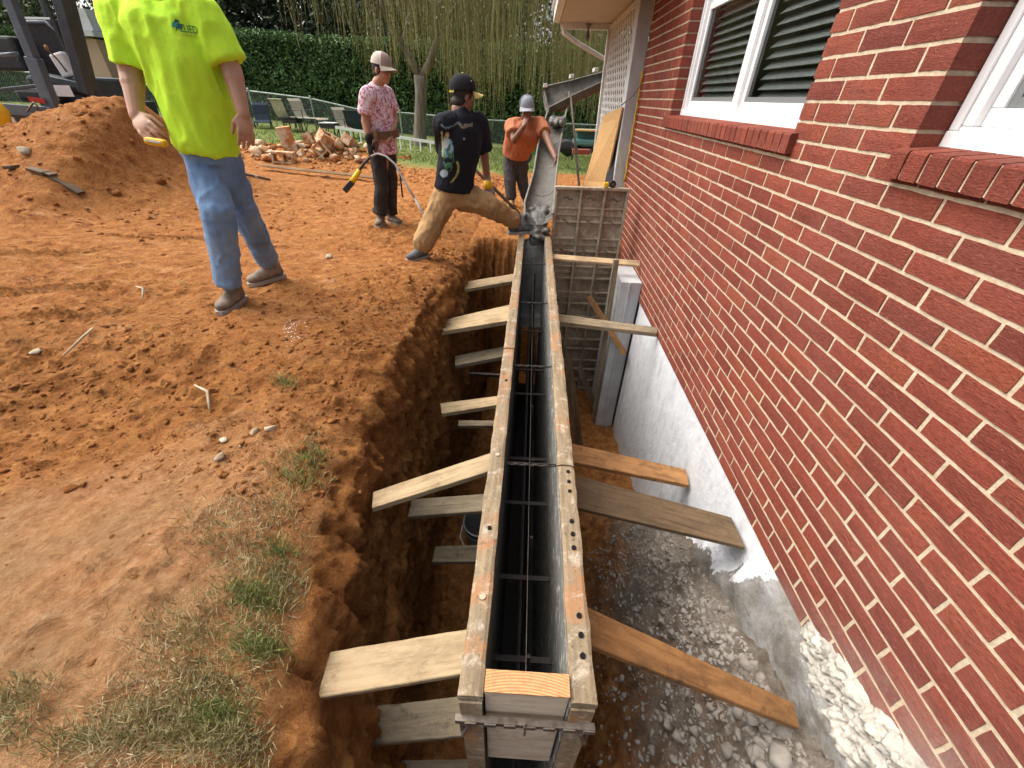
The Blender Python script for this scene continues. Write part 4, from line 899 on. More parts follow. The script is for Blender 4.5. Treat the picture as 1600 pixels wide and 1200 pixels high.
def face_bits(parent, c, R, s, hairm, eyem, brow=True):
    for q in (-1, 1):
        mb = MB(); mb.ell(c+R @ (Vector((q*.031,.078,.002))*s), R, (.0115*s,.008*s,.0065*s), 10, 8); mb.build('eye', eyem, parent, True)
        mb = MB(); mb.tube([c+R @ (Vector((q*.014,.093,.022))*s), c+R @ (Vector((q*.032,.088,.028))*s), c+R @ (Vector((q*.050,.074,.021))*s)], .0045*s, 6); mb.build('eyebrow', hairm, parent, True)
    mb = MB(); mb.ell(c+R @ (Vector((0,.090,-.055))*s), R, (.022*s,.006*s,.005*s), 10, 8); mb.build('lips', M_['lips'], parent, True)
def hair(parent, c, R, s, m, lo=-.045):
    mb = MB(); mb.ell(c+R @ (Vector((0,-.018,.032))*s), R, (.081*s,.094*s,.092*s), 18, 14); mb.ell(c+R @ (Vector((0,-.045,lo+.01))*s), R, (.066*s,.055*s,.045*s), 14, 10)
    return solid('hair', mb, m, parent, .008, 2)
def cap(parent, c, R, s, mc, mbrim, label=None, brim=1, tilt=0.0, front=None):
    Rt = R @ Matrix.Rotation(tilt, 3, 'X'); V = []; F = []; n = 28; m_ = 9; o = c+Rt @ (Vector((0,-.008,.052))*s)
    for sh in (0, 1):
        r0 = 1-.04*sh
        for j in range(m_+1):
            ph = math.pi/2*j/m_
            for i in range(n): a_ = 2*math.pi*i/n; k = math.cos(ph)**.75; V.append(o+Rt @ (Vector((.091*k*math.cos(a_)*r0, .106*k*math.sin(a_)*r0, .102*math.sin(ph)*r0-.012))*s))
    for sh in (0, 1):
        for j in range(m_):
            for i in range(n):
                b0 = sh*(m_+1)*n+j*n; q = (b0+i, b0+(i+1) % n, b0+n+(i+1) % n, b0+n+i); F.append(q if sh == 0 else q[::-1])
    cp = pydata('cap', V, F, mc, parent, None, True); V = []; F = []
    for top in (0, 1):
        for j in range(6):
            for i in range(13):
                a_ = math.radians(22+136*i/12); rr = j/5; x = .089*math.cos(a_)*(1+.06*rr); y = .104*math.sin(a_)+.075*rr*(math.sin(a_)**1.3); z = -.012-.012*rr-.035*(math.cos(a_)**2)*rr-.004*top
                V.append(o+Rt @ (Vector((x, y, z))*s))
    for top in (0, 1):
        for j in range(5):
            for i in range(12): b0 = top*78+j*13+i; q = (b0, b0+1, b0+14, b0+13); F.append(q if top else q[::-1])
    pydata('brim', V, F, mbrim, cp, None, True); MB().ell(o+Rt @ (Vector((0,0,.091))*s), Rt, (.009*s,)*2+(.005*s,), 10, 6).build('button', mbrim, cp, True)
    if front is not None:
        V = []; F = []; 
        for j in range(7):
            ph = math.pi/2*(j/6*.86)
            for i in range(11): a_ = math.radians(30+120*i/10); k = math.cos(ph)**.75*1.012; V.append(o+Rt @ (Vector((.091*k*math.cos(a_), .106*k*math.sin(a_), .103*math.sin(ph)-.012))*s))
        for j in range(6):
            for i in range(10): b0 = j*11+i; F.append((b0, b0+1, b0+12, b0+11))
        pydata('front_panel', V, F, front, cp, None, True)
    return cp
def boot(parent, ank, fwd, up, m, msole, s=1., h=.13):
    R = frame(fwd, up); mb = MB(); L = lambda x, y, z: Vector(ank)+R @ (Vector((x, y, z))*s)
    mb.tube([L(0,-.02,h-.05), L(0,-.015,.02), L(0,-.02,-.05)], [(.052*s,.062*s)]*3, 14, ref=R.col[0]); mb.ell(L(0,.03,-.045), R, (.046*s,.105*s,.045*s)); mb.ell(L(.0,.105,-.058), R, (.049*s,.070*s,.037*s)); mb.ell(L(0,-.035,-.05), R, (.042*s,.05*s,.042*s))
    b_ = solid('boot', mb, m, parent, .008, 3, .001)
    mb = MB(); pr = [(-.085,.028),(-.07,.038),(-.02,.038),(.04,.044),(.10,.050),(.15,.042),(.178,.02)]
    V = []; F = []; n = len(pr)
    for z in (-.105, -.078):
        for y, w in pr: V += [L(-w, y, z), L(w, y, z)]
    for i in range(n-1):
        a_ = 2*i; F += [(a_, a_+1, a_+3, a_+2), (2*n+a_, 2*n+a_+2, 2*n+a_+3, 2*n+a_+1), (a_, a_+2, 2*n+a_+2, 2*n+a_), (a_+3, a_+1, 2*n+a_+1, 2*n+a_+3)]
    F += [(1, 0, 2*n, 2*n+1), (2*n-2, 2*n-1, 4*n-1, 4*n-2)]
    pydata('sole', V, F, msole, b_); 
    for k in range(3): MB().tube([L(-.025, .035+.022*k, -.004-.012*k), L(.025, .04+.022*k, -.004-.012*k)], .004*s, 5).build('lace', msole, b_)
    return b_
M_['eye'] = mat('dark_eye', (.03,.02,.015), .2, 0, .6); M_['lips'] = mat('lips', (.30,.12,.09), .5)
M_['hair'] = m_noise('dark_hair', (.018,.014,.012), (.03,.022,.018), 60, .6, .003)
def person(label, loc): return thing('person', label, 'person', loc)
# ---- 1. man in neon T-shirt
Yn = 2.50
def J(px, py, y=Yn): return ony((px, py), y)
me_ = person('headless-cropped man in a neon yellow T-shirt and blue jeans walking toward the trench with a yellow tape', (0,0,0)); me_['label'] = 'man in neon yellow T-shirt and blue jeans walking beside the clay mound'
SK = skinm('fair_skin', (.46,.25,.155))
hipL, hipR = J(303,222), J(345,222); kn1, an1 = J(341,330,2.36), J(352,428,2.40); kn2, an2 = J(380,325,2.60), J(410,386,2.86)
f1 = Vector((an1.x, an1.y, gz(an1.x, an1.y)+.10)); an1.z = f1.z+.03
f2 = Vector((an2.x, an2.y, gz(an2.x, an2.y)+.115)); an2.z = f2.z+.04
shL, shR = J(183,12), J(312,12); chest = lerp(J(240,50), J(255,50), .5); neck = J(243,-5); hd = J(236,-75)
elL, wrL = J(206,118,2.46), J(214,182,2.36); elR, wrR = J(362,108,2.50), J(380,178,2.44)
RS = (shR-shL).normalized()
mb = MB(); mb.tube([lerp(hipL, hipR, .5)+Vector((0,0,.05)), chest, neck], [(.11,.08),(.16,.10),(.06,.055)], 14, ref=RS); limb(mb, [chest, neck, hd-Vector((0,0,.06))], [.07,.058,.055])
Rn = frame((.25,-1,-.15), (0,0,1)); head(mb, hd, Rn)
limb(mb, [shL, elL, wrL], [.058,.051,.032]); limb(mb, [elL, lerp(elL, wrL, .25)], [.05,.05]); limb(mb, [shR, elR, wrR], [.055,.047,.031]); limb(mb, [elR, lerp(elR, wrR, .25)], [.047,.047])
limb(mb, [hipL, kn1, f1], [.05,.04,.035]); limb(mb, [hipR, kn2, f2], [.05,.04,.035])
hand(mb, wrL, J(240,216,2.26)-wrL, Vector((-.5,-.3,.8)), 1.12, .5, False); hand(mb, wrR, J(388,232,2.40)-wrR, Vector((.7,-.6,.2)), 1.0, .42, True)
solid('body', mb, SK, me_, .0046, 2)
mb = MB(); ctr = lerp(shL, shR, .5); hemc = J(322,212); s_up = Vector((0,0,1))
mb.tube([neck+Vector((0,0,-.005)), lerp(neck, ctr, .55)+Vector((0,0,.0)), ctr-Vector((0,0,.05)), J(284,98), J(303,150), J(316,200), J(322,234)], [(.075,.075),(.14,.095),(.20,.135),(.19,.145),(.175,.145),(.168,.145),(.162,.145)], 22, ref=RS)
limb(mb, [lerp(ctr, shL, .7), shL+Vector((-.0,0,-.02)), lerp(shL, elL, .88)], [.08,.088,.080], cuff=True); limb(mb, [lerp(ctr, shR, .7), shR+Vector((0,0,-.02)), lerp(shR, elR, .88)], [.08,.088,.082], cuff=True)
NEON = m_noise('neon_cotton', (.58,.90,.05), (.50,.83,.04), 5, .8, .002, 70, spec=.15)
sh_o = solid('t_shirt', mb, NEON, me_, .010, 5, .013, (1,1,.45), 3)
mb = MB(); pel = lerp(hipL, hipR, .5)+Vector((0,0,-.02))
mb.tube([pel+Vector((0,0,.08)), pel, pel-Vector((0,0,.08))], [(.135,.11),(.145,.12),(.13,.11)], 18, ref=RS)
limb(mb, [hipL+Vector((.01,0,-.05)), kn1, lerp(kn1, an1, .7), an1+Vector((0,0,.01))], [.090,.082,.074,.080], cuff=True); limb(mb, [hipR+Vector((-.02,0,-.05)), kn2, lerp(kn2, an2, .7), an2+Vector((0,0,.01))], [.090,.082,.074,.078], cuff=True)
JEAN = m_noise('blue_denim', (.095,.175,.31), (.21,.33,.49), 5, .85, .002, 90, lo=.3, hi=.7)
solid('jeans', mb, JEAN, me_, .009, 4, .010, (1,1,.9), 5)
BT = m_noise('dusty_tan_boot', (.13,.095,.065), (.27,.215,.16), 12, .85, .002); SOLE = mat('boot_sole', (.30,.27,.23), .8)
boot(me_, f1, (.0,-1,0), (0,0,1), BT, SOLE, 1.0); boot(me_, f2, (-.75,-.65,-.08), (0,0,1), BT, SOLE, 1.0)
hair(me_, hd, Rn, 1., M_['hair']); face_bits(me_, hd, Rn, 1., M_['hair'], M_['eye'])
def on_surface(obj, pts2, dirv, off=.003):
    bv = BVHTree.FromObject(obj, bpy.context.evaluated_depsgraph_get()); out = []
    for p in pts2:
        h = bv.ray_cast(p-dirv*.6, dirv); out.append((h[0]-dirv*off) if h[0] else p)
    return out
bpy.context.view_layer.update()
def print_text(txt, obj, pa, pb, hgt, m, name, dirv, up=Vector((0,0,1))):
    """lettering printed on cloth between two points, wrapped onto the surface"""
    cu = bpy.data.curves.new('t', 'FONT'); cu.body = txt; cu.size = 1; cu.resolution_u = 3; o = bpy.data.objects.new('t', cu); COL.objects.link(o); bpy.context.view_layer.update()
    me = bpy.data.meshes.new_from_object(o.evaluated_get(bpy.context.evaluated_depsgraph_get())); bpy.data.objects.remove(o)
    bm = bmesh.new(); bm.from_mesh(me); bmesh.ops.triangulate(bm, faces=bm.faces); 
    xs = [v.co.x for v in bm.verts]; x0, x1 = min(xs), max(xs); ax = (pb-pa); ua = (up-ax.normalized()*up.dot(ax.normalized())).normalized(); P_ = [pa+ax*((v.co.x-x0)/(x1-x0))+ua*(v.co.y*hgt/.7) for v in bm.verts]; Q = on_surface(obj, P_, dirv)
    F = [tuple(v.index for v in f.verts) for f in bm.faces]; bm.free(); return pydata(name, Q, F, m, obj)
M_['logo'] = mat('dark_green_print', (.02,.10,.09), .7); M_['logo2'] = mat('gold_print', (.45,.36,.05), .7); M_['logo3'] = mat('blue_green_print', (.05,.32,.28), .7)
dv = ray((290,45)).normalized()
print_text('ALLIED', sh_o, J(276,48), J(309,53), .028, M_['logo'], 'logo_lettering', dv)
print_text('COMPANY', sh_o, J(279,55), J(307,58.5), .010, M_['logo2'], 'logo_lettering', dv)
for (a_, b_, c_, d_, m) in (((270,35),(277,36),(276,43),(269,42),'logo3'), ((278,36),(286,38),(285,45),(277,44),'logo'), ((275,30),(281,33),(279,36),(272,35),'logo')):
    g4 = [J(*a_), J(*b_), J(*c_), J(*d_)]; gg = [g4[0].lerp(g4[1], i/4).lerp(g4[3].lerp(g4[2], i/4), j/4) for j in range(5) for i in range(5)]
    pydata('logo_mark', on_surface(sh_o, gg, dv), [(j*5+i, j*5+i+1, j*5+i+6, j*5+i+5) for j in range(4) for i in range(4)], M_[m], sh_o)
tpm = thing('tape_measure', 'yellow tape measure held in the hand of the man in neon', 'tape measure', (0,0,0)); tc = J(244,222,2.25)
R = Matrix.Rotation(.12, 3, 'Y'); MB().box(tc, (.105,.035,.034), R).build('case', M_['yellow'], tpm, bevel=.013); MB().box(tc+Vector((.0,-.019,.004)), (.07,.004,.008), R).build('label_band', M_['offwhite'], tpm)
# ---- 2. man in pink camouflage shirt
Yp = 5.45
def J(px, py, y=Yp): return ony((px, py), y)
p2 = person('man in tan cap and pink camouflage shirt with black trousers holding a vibrator hose', (0,0,0)); SK2 = skinm('tan_skin', (.42,.20,.12))
hd = J(597,110); hd = Vector(hd); neck = J(590,130); shN, shF = J(574,146,5.30), J(604,144,5.62); pel = J(597,232); 
elN, wrN = J(571,190,5.27), J(577,222,5.22); elF, wrF = J(617,185,5.6), J(611,208,5.38)
gA = gz(*J(592,345)[:2]); k1, a1 = J(596,292,5.38), J(594,337,5.38); k2, a2 = J(610,288,5.55), J(611,331,5.6)
a1.z = gz(a1.x, a1.y)+.10; a2.z = gz(a2.x, a2.y)+.10
Rh = frame((.93,-.35,-.18), (.12,0,1)); RS = (shF-shN).normalized(); ctr = lerp(shN, shF, .5)
mb = MB(); limb(mb, [ctr, neck, hd-Vector((0,0,.05))], [.09,.06,.056]); head(mb, hd, Rh, 1.03); mb.tube([pel, ctr], [(.14,.1),(.15,.1)], 14, ref=RS)
limb(mb, [shN, elN, wrN], [.055,.046,.031]); limb(mb, [shF, elF, wrF], [.055,.044,.030]); hand(mb, wrF, Vector((-.25,-.6,-.3)), (.5,-.3,.7), 1, .6)
limb(mb, [pel, k1, a1], [.08,.055,.04]); limb(mb, [pel, k2, a2], [.08,.055,.04])
solid('body', mb, SK2, p2, .0075, 2)
def m_camo():
    m = mat('pink_camouflage', (.5,.3,.35), .85, 0, .1); t = NT(m); v = t.pos((1,1,.75))
    n = t.noise(v, 26, 4, .6, 1.6); c = t.ramp(n, [(.36, (.20,.07,.11)), (.43, (.42,.16,.22)), (.50, (.62,.42,.46)), (.56, (.75,.66,.68)), (.64, (.40,.20,.25)), (.7, (.16,.12,.13))])
    t.color(c); return m
CAMO = m_camo(); mb = MB()
mb.tube([neck-Vector((0,0,.01)), ctr+Vector((0,0,.03)), ctr-Vector((0,0,.06)), J(591,175), J(597,205), J(600,225), J(602,240)], [(.07,.07),(.15,.09),(.19,.125),(.185,.135),(.17,.135),(.175,.14),(.18,.145)], 20, ref=RS)
limb(mb, [lerp(ctr, shN, .6), shN-Vector((0,0,.02)), lerp(shN, elN, .75)], [.08,.09,.082], cuff=True); limb(mb, [lerp(ctr, shF, .6), shF-Vector((0,0,.02)), lerp(shF, elF, .75)], [.08,.088,.08], cuff=True)
solid('t_shirt', mb, CAMO, p2, .010, 4, .009, (1,1,.6), 1)
mb = MB(); mb.tube([pel+Vector((0,0,.06)), pel, pel-Vector((0,0,.1))], [(.155,.12),(.165,.13),(.14,.12)], 16, ref=RS); limb(mb, [pel+Vector((-.04,-.07,-.05)), k1, lerp(k1, a1, .75), a1+Vector((0,0,.03))], [.10,.085,.08,.088], cuff=True); limb(mb, [pel+Vector((.04,.07,-.05)), k2, lerp(k2, a2, .75), a2+Vector((0,0,.03))], [.10,.085,.078,.085], cuff=True)
BLK = cloth('black_work_trousers', (.028,.026,.026), (.05,.045,.042)); solid('trousers', mb, BLK, p2, .009, 4, .009, (1,1,.8), 2)
boot(p2, a1, (.0,-1,0), (0,0,1), BT, SOLE); boot(p2, a2, (.85,-.5,0), (0,0,1), BT, SOLE)
BELT = m_noise('brown_leather', (.17,.085,.045), (.11,.055,.03), 10, .7, .002)
bp_ = J(598,208); mb = MB(); nb = 26
mb.tube([bp_+RS*(.19*math.cos(6.283*i/nb))+RS.cross(Vector((0,0,1)))*(.148*math.sin(6.283*i/nb)) for i in range(nb+1)], [(.008,.035)]*(nb+1), 8, ref=(0,0,1)) if False else None
V = []; F = []
for z in (-.04, .035):
    for i in range(nb): V.append(bp_+RS*(.205*math.cos(6.283*i/nb))+RS.cross(Vector((0,0,1)))*(.165*math.sin(6.283*i/nb))+Vector((0,0,z)))
F = [(i, (i+1) % nb, nb+(i+1) % nb, nb+i) for i in range(nb)]; o = pydata('tool_belt', V, F, BELT, p2); mo = o.modifiers.new('s', 'SOLIDIFY'); mo.thickness = .008
MB().box(J(588,212,5.24), (.05,.05,.13)).build('pouch', BELT, o, bevel=.012); MB().box(J(587,228,5.26), (.055,.04,.08)).build('pouch', BELT, o, bevel=.012)
GLV = cloth('black_glove', (.02,.02,.02)); mb = MB(); hand(mb, wrN, J(579,250,5.2)-wrN, Vector((-.6,-.7,0)), 1.08, .75); limb(mb, [wrN, wrN+Vector((0,0,.05))], [.036,.04]); solid('glove', mb, GLV, p2, .0075, 2)
hair(p2, hd, Rh, 1.03, M_['hair']); face_bits(p2, hd, Rh, 1.03, M_['hair'], M_['eye'])
MB().tube([hd+Rh @ Vector((x, y, .006)) for x, y in ((-.078,.0),(-.066,.065),(-.03,.092),(0,.096),(.03,.092),(.066,.065),(.078,.0))], [(.004,.016)]*7, 8, ref=(0,0,1)).build('sunglasses', M_['black'], p2)
TANC = cloth('tan_cap', (.50,.42,.33)); cap(p2, hd+Vector((0,0,.004)), Rh, 1.10, cloth('pale_mesh_cap', (.58,.50,.42)), cloth('tan_brim', (.48,.40,.31)), front=cloth('brown_cap_front', (.30,.21,.17)))
vib = thing('concrete_vibrator', 'yellow and black concrete vibrator with looping hose held by the man in pink camouflage', 'vibrator', (0,0,0))
h0 = J(580,246,5.16); MB().tube([J(578,246,5.16), J(568,256,5.1), J(562,266,5.05)], .014, 8).build('shaft', M_['black'], vib, True)
MB().tube([J(562,266,5.05), J(549,286,5.0)], [.026,.034], 12).build('motor_housing', M_['yellow'], vib, True); MB().bar(J(551,284,5.0), J(539,298,4.98), .085, .06).build('end_cap', M_['black'], vib, bevel=.006)
HOSE = mat('grey_hose', (.22,.22,.21), .5)
hp = [J(580,244,5.16), J(590,240,5.1), J(603,244,5.05), J(617,256,5.0), J(626,272,4.95), J(636,290,4.9), J(648,310,4.8)]; MB().tube(hp, .011, 8).build('hose', HOSE, vib, True)
MB().tube([J(648,310,4.8), J(666,343,4.55)], .014, 8).build('poker_head', M_['chute'], vib, True); MB().tube([J(624,264,5.3), J(627,290,5.3), J(629,308,5.3)], .010, 8).build('power_cord', M_['black'], vib, True)
# ---- 3. man in black shirt and tan trousers, seen from behind
def J(px, py, y=4.15): return ony((px, py), y)
p3 = person('man in black cap and black printed T-shirt straddling the trench with a shovel', (0,0,0)); SK3 = skinm('brown_skin', (.24,.11,.065))
hd = J(724,152,4.22); neck = J(716,172,4.18); shA, shB = J(692,192,4.02), J(748,190,4.32); pel = J(709,298,4.15)
kA, aA = J(676,350,4.0), J(658,396,3.88); aA.z = gz(aA.x, aA.y)+.11; kB, aB = J(766,322,4.22), J(802,352,4.42); aB.z = FT+.11; aB.x = -1.245
elB, wrB = J(756,240,4.42), J(762,286,4.42); elA, wrA = J(697,240,4.25), J(722,262,4.42)
RS = (shB-shA).normalized(); ctr = lerp(shA, shB, .5); Rh = frame((.72,.62,-.30), (.15,.1,1))
mb = MB(); limb(mb, [ctr, neck, hd-Vector((0,0,.05))], [.09,.062,.058]); head(mb, hd, Rh, 1.03); mb.tube([pel, ctr], [(.14,.1),(.15,.1)], 14, ref=RS)
limb(mb, [shB, elB, wrB], [.055,.046,.031]); limb(mb, [shA, elA, wrA], [.055,.044,.03]); limb(mb, [pel, kA, aA], [.08,.055,.04]); limb(mb, [pel, kB, aB], [.08,.055,.04]); hand(mb, wrA, (.9,.1,-.3), (0,0,1), 1, .7)
solid('body', mb, SK3, p3, .0075, 2)
rot3 = RS.copy(); hem = J(713,292,4.15)
def m_print():
    m = mat('black_printed_cotton', (.02,.02,.024), .8, 0, .15); t = NT(m); a = t.n('ShaderNodeAttribute'); a.attribute_name = 'print'; t.color(a.outputs['Color']); return m
def paint3(co):
    # figure print on the back: done in shirt coordinates (u across the back, v down from the collar)
    P0 = np.array(J(686,182, 4.0)); out = np.tile(np.array([[.012,.013,.018]]), (len(co), 1))
    v = co-np.array(CAM); d_ = v @ np.array(_f); px = 800+FPX*(v @ np.array(RT))/d_; py = 600-FPX*(v @ np.array(UP))/d_
    back = (co-np.array(ctr)) @ np.array([.55,-.83,0])            # only cloth facing backwards carries print
    nn = fbm(co, 30, 3)
    def put(mask, c): out[(mask & (back > -.02))] = c
    put((np.abs(py-(196+4*np.sin((px-690)/6.0))+nn*3) < 1.6) & (px > 688) & (px < 718), (.13,.21,.25)); put((np.abs(py-(196+3*np.sin((px-718)/4.0))+nn*5) < 2.6) & (px > 715) & (px < 738), (.17,.15,.11))
    e = lambda cx, cy, rx, ry: ((px-cx)/rx)**2+((py-cy)/ry)**2 < 1
    put(e(699,231,9,15), (.20,.31,.37)); put(e(701,247,8,22) & (nn > -.1), (.06,.15,.09)); put(e(697,222,5,10), (.33,.36,.36)); put(e(699,210,4.6,5.6), (.03,.02,.02)); put(e(699,211,3.,4.), (.46,.36,.20))
    put((np.abs(px-(690+(py-200)*.03)) < 1.2) & (py > 205) & (py < 245), (.38,.40,.16)); put(e(694,271,6,6), (.30,.37,.41))
    put((np.abs(px-(716+(py-252)*.05-((py-262)/11)**2*3)) < 1.7) & (py > 252) & (py < 286), (.30,.28,.08)); put(e(706,232,3,6), (.25,.38,.50)); put(e(725,217,1.6,2), (.3,.3,.3))
    return out
mb = MB(); mb.tube([neck-Vector((0,0,.01)), ctr+Vector((0,0,.03)), ctr-Vector((0,0,.06)), J(719,225,4.16), J(715,255,4.15), J(712,280,4.15), J(710,296,4.15)], [(.07,.07),(.16,.09),(.215,.13),(.215,.14),(.20,.14),(.195,.14),(.20,.145)], 20, ref=RS)
limb(mb, [lerp(ctr, shB, .6), shB-Vector((0,0,.02)), lerp(shB, elB, .85)], [.085,.095,.088], cuff=True); limb(mb, [lerp(ctr, shA, .6), shA-Vector((0,0,.02)), lerp(shA, elA, .85)], [.085,.092,.085], cuff=True)
solid('t_shirt', mb, m_print(), p3, .008, 5, .009, (1,1,.6), 7, paint3)
mb = MB(); mb.tube([pel+Vector((0,0,.05)), pel-Vector((0,0,.02)), pel-Vector((0,0,.12))], [(.17,.13),(.18,.14),(.13,.12)], 16, ref=RS)
limb(mb, [pel+Vector((-.07,-.04,-.05)), kA, lerp(kA, aA, .8), aA+Vector((0,0,.03))], [.125,.098,.088,.088], cuff=True); limb(mb, [pel+Vector((.07,.05,-.06)), kB, lerp(kB, aB, .8), aB+Vector((-.03,0,.03))], [.125,.102,.085,.08], cuff=True)
KH = cloth('tan_canvas', (.37,.23,.105), (.29,.175,.08)); solid('trousers', mb, KH, p3, .009, 4, .014, (1,1,.7), 9)
DKB = m_noise('dark_boot', (.05,.055,.06), (.13,.13,.13), 12, .7, .002); boot(p3, aA, (-.6,-.75,0), (0,0,1), DKB, SOLE, .98); boot(p3, aB, (.9,.35,0), (0,0,1), DKB, SOLE, 1.05)
GRB = m_noise('rubber_overboot', (.16,.16,.155), (.26,.25,.235), 10, .45, .003)
GL3 = cloth('yellow_grey_glove', (.16,.15,.14)); mb = MB(); hand(mb, wrB, (.35,-.3,-.9), (.4,-.8,.1), 1.12, .7, True); limb(mb, [wrB, wrB+Vector((0,0,.04))], [.034,.036]); gl = solid('glove', mb, cloth('grey_glove', (.30,.29,.28)), p3, .0075, 2)
MB().tube([wrB+Vector((.0,-.012,.025)), wrB+Vector((0.01,-.02,-.05))], [.039,.043], 12).build('glove_cuff', M_['yellow'], gl, True)
hair(p3, hd, Rh, 1.03, M_['hair'], -.06)
CB = cloth('black_cap', (.018,.017,.018)); cp = cap(p3, hd+Vector((0,0,.002)), Rh, 1.13, CB, cloth('gold_brim', (.66,.52,.20)), tilt=.25)
bv = hd+Rh @ Vector((0,-.118,.0)); MB().box(bv+Vector((0,0,.005)), (.07,.006,.02), Rh).build('strap', M_['logo2'], cp, bevel=.002); MB().ell(hd+Rh @ Vector((-.03,-.107,.075)), Rh, (.014,.008,.014), 8, 6).build('badge', M_['logo2'], cp)
for k in range(9): MB().ell(hd+Rh @ Vector((.085*math.cos(k*.9+2.6), .10*math.sin(k*.9+2.6)*.9, .10+.03*math.sin(k*2.2))), Rh, (.004,)*3, 6, 5).build('stud', M_['offwhite'], cp)
shv = thing('shovel', 'long handled shovel held by the man in tan trousers, its blade in the wet concrete', 'shovel', (0,0,0))
MB().tube([J(736,258,4.45), J(762,285,4.47), J(790,312,4.5), J(812,335,4.52)], [.016,.017,.017,.018], 8).build('handle', M_['lumber_dark'], shv, True)
a_, b_ = J(812,335,4.52), J(826,356,4.48); dd = (b_-a_).normalized(); V = []; F = []
for i in range(7):
    t_ = i/6; w = .105*(1-.55*max(0, t_-.5)*2*t_)*(.6+.4*min(1, t_*4)); c = a_+dd*(.27*t_)
    for k in range(7): u_ = k/6*2-1; V.append(c+Vector((.0,1,.25)).normalized()*0+Vector((.75,-.5,.3)).normalized()*(w*u_)+Vector((0,0,.025*u_*u_)))
for i in range(6):
    for k in range(6): b0 = i*7+k; F.append((b0, b0+1, b0+8, b0+7))
o = pydata('blade', V, F, GRB, shv, None, True); o.modifiers.new('s', 'SOLIDIFY').thickness = .004
# ---- 4. man in orange shirt bending to the chute
Yo = 6.85
def J(px, py, y=Yo): return ony((px, py), y)
p4 = person('man in grey cap and orange shirt leaning over the long concrete chute', (0,0,0)); SK4 = skinm('dark_brown_skin', (.19,.085,.05))
hd = J(823,171,6.62); neck = J(820,186,6.72); shA, shB = J(799,194,6.72), J(845,193,6.70); pel = J(806,241,6.95)
kA, aA = J(797,282,6.88), J(799,314,6.86); aA.z = gz(aA.x, aA.y)+.10; kB, aB = J(816,280,6.98), J(822,308,7.0); aB.z = gz(aB.x, aB.y)+.10
elB, wrB = J(857,221,6.35), J(868,247,5.90); elA, wrA = J(803,219,6.5), J(819,197,6.42)
RS = (shB-shA).normalized(); ctr = lerp(shA, shB, .5); Rh = frame((.12,-.95,-.22), (0,-.15,1))
mb = MB(); limb(mb, [ctr, neck, hd-Vector((0,0,.05))], [.09,.062,.058]); head(mb, hd, Rh, 1.08); mb.tube([pel, ctr], [(.14,.1),(.15,.1)], 14, ref=RS)
limb(mb, [shB, elB, wrB], [.058,.046,.031]); limb(mb, [shA, elA, wrA], [.058,.046,.031]); limb(mb, [pel, kA, aA], [.08,.055,.04]); limb(mb, [pel, kB, aB], [.08,.055,.04])
hand(mb, wrB, (.25,-.3,-.8), (.9,0,.4), 1.05, .5, True); hand(mb, wrA, J(823,184,6.47)-wrA, (-.4,-.9,.0), 1.05, .7)
solid('body', mb, SK4, p4, .008, 2)
mb = MB(); mb.tube([neck-Vector((0,0,.01)), ctr+Vector((0,0,.02)), ctr-Vector((0,0,.07)), J(815,215,6.78), J(808,232,6.86), J(806,243,6.9)], [(.075,.075),(.17,.11),(.235,.17),(.24,.18),(.215,.17),(.20,.16)], 20, ref=RS)
limb(mb, [lerp(ctr, shB, .6), shB-Vector((0,0,.02)), lerp(shB, elB, .55)], [.09,.098,.088], cuff=True); limb(mb, [lerp(ctr, shA, .6), shA-Vector((0,0,.02)), lerp(shA, elA, .62)], [.09,.10,.09], cuff=True)
solid('t_shirt', mb, cloth('orange_cotton', (.46,.175,.09), (.37,.13,.065)), p4, .010, 5, .011, (1,1,.8), 4)
mb = MB(); mb.tube([pel+Vector((0,0,.05)), pel-Vector((0,0,.02)), pel-Vector((0,0,.12))], [(.17,.13),(.17,.14),(.13,.12)], 16, ref=RS)
limb(mb, [pel+Vector((-.07,0,-.05)), kA, lerp(kA, aA, .8), aA+Vector((0,0,.03))], [.11,.09,.085,.088], cuff=True); limb(mb, [pel+Vector((.08,0,-.05)), kB, lerp(kB, aB, .8), aB+Vector((0,0,.03))], [.11,.09,.082,.085], cuff=True)
solid('trousers', mb, cloth('dark_grey_trousers', (.045,.047,.052), (.075,.07,.066)), p4, .010, 4, .009, (1,1,.8), 6)
boot(p4, aA, (-.1,-1,0), (0,0,1), m_noise('tan_boot', (.52,.36,.17), (.40,.27,.12), 12, .8, .001), SOLE, 1.02); boot(p4, aB, (.3,-.9,0), (0,0,1), DKB, SOLE, 1.0)
hair(p4, hd, Rh, 1.08, M_['hair']); face_bits(p4, hd, Rh, 1.08, M_['hair'], M_['eye'])
cap(p4, hd+Vector((0,0,.0)), Rh, 1.17, cloth('dark_grey_cap', (.07,.075,.085)), cloth('pale_grey_brim', (.34,.36,.38)), front=cloth('grey_cap_front', (.27,.30,.33)))
cg = thing('cigarette', 'white cigarette at the lips of the man in the orange shirt', 'cigarette', (0,0,0)); c = hd+Rh @ Vector((.01,.115,-.06)); MB().tube([c, c+Rh @ Vector((.012,.07,-.01))], .005, 6).build('paper', M_['white'], cg)
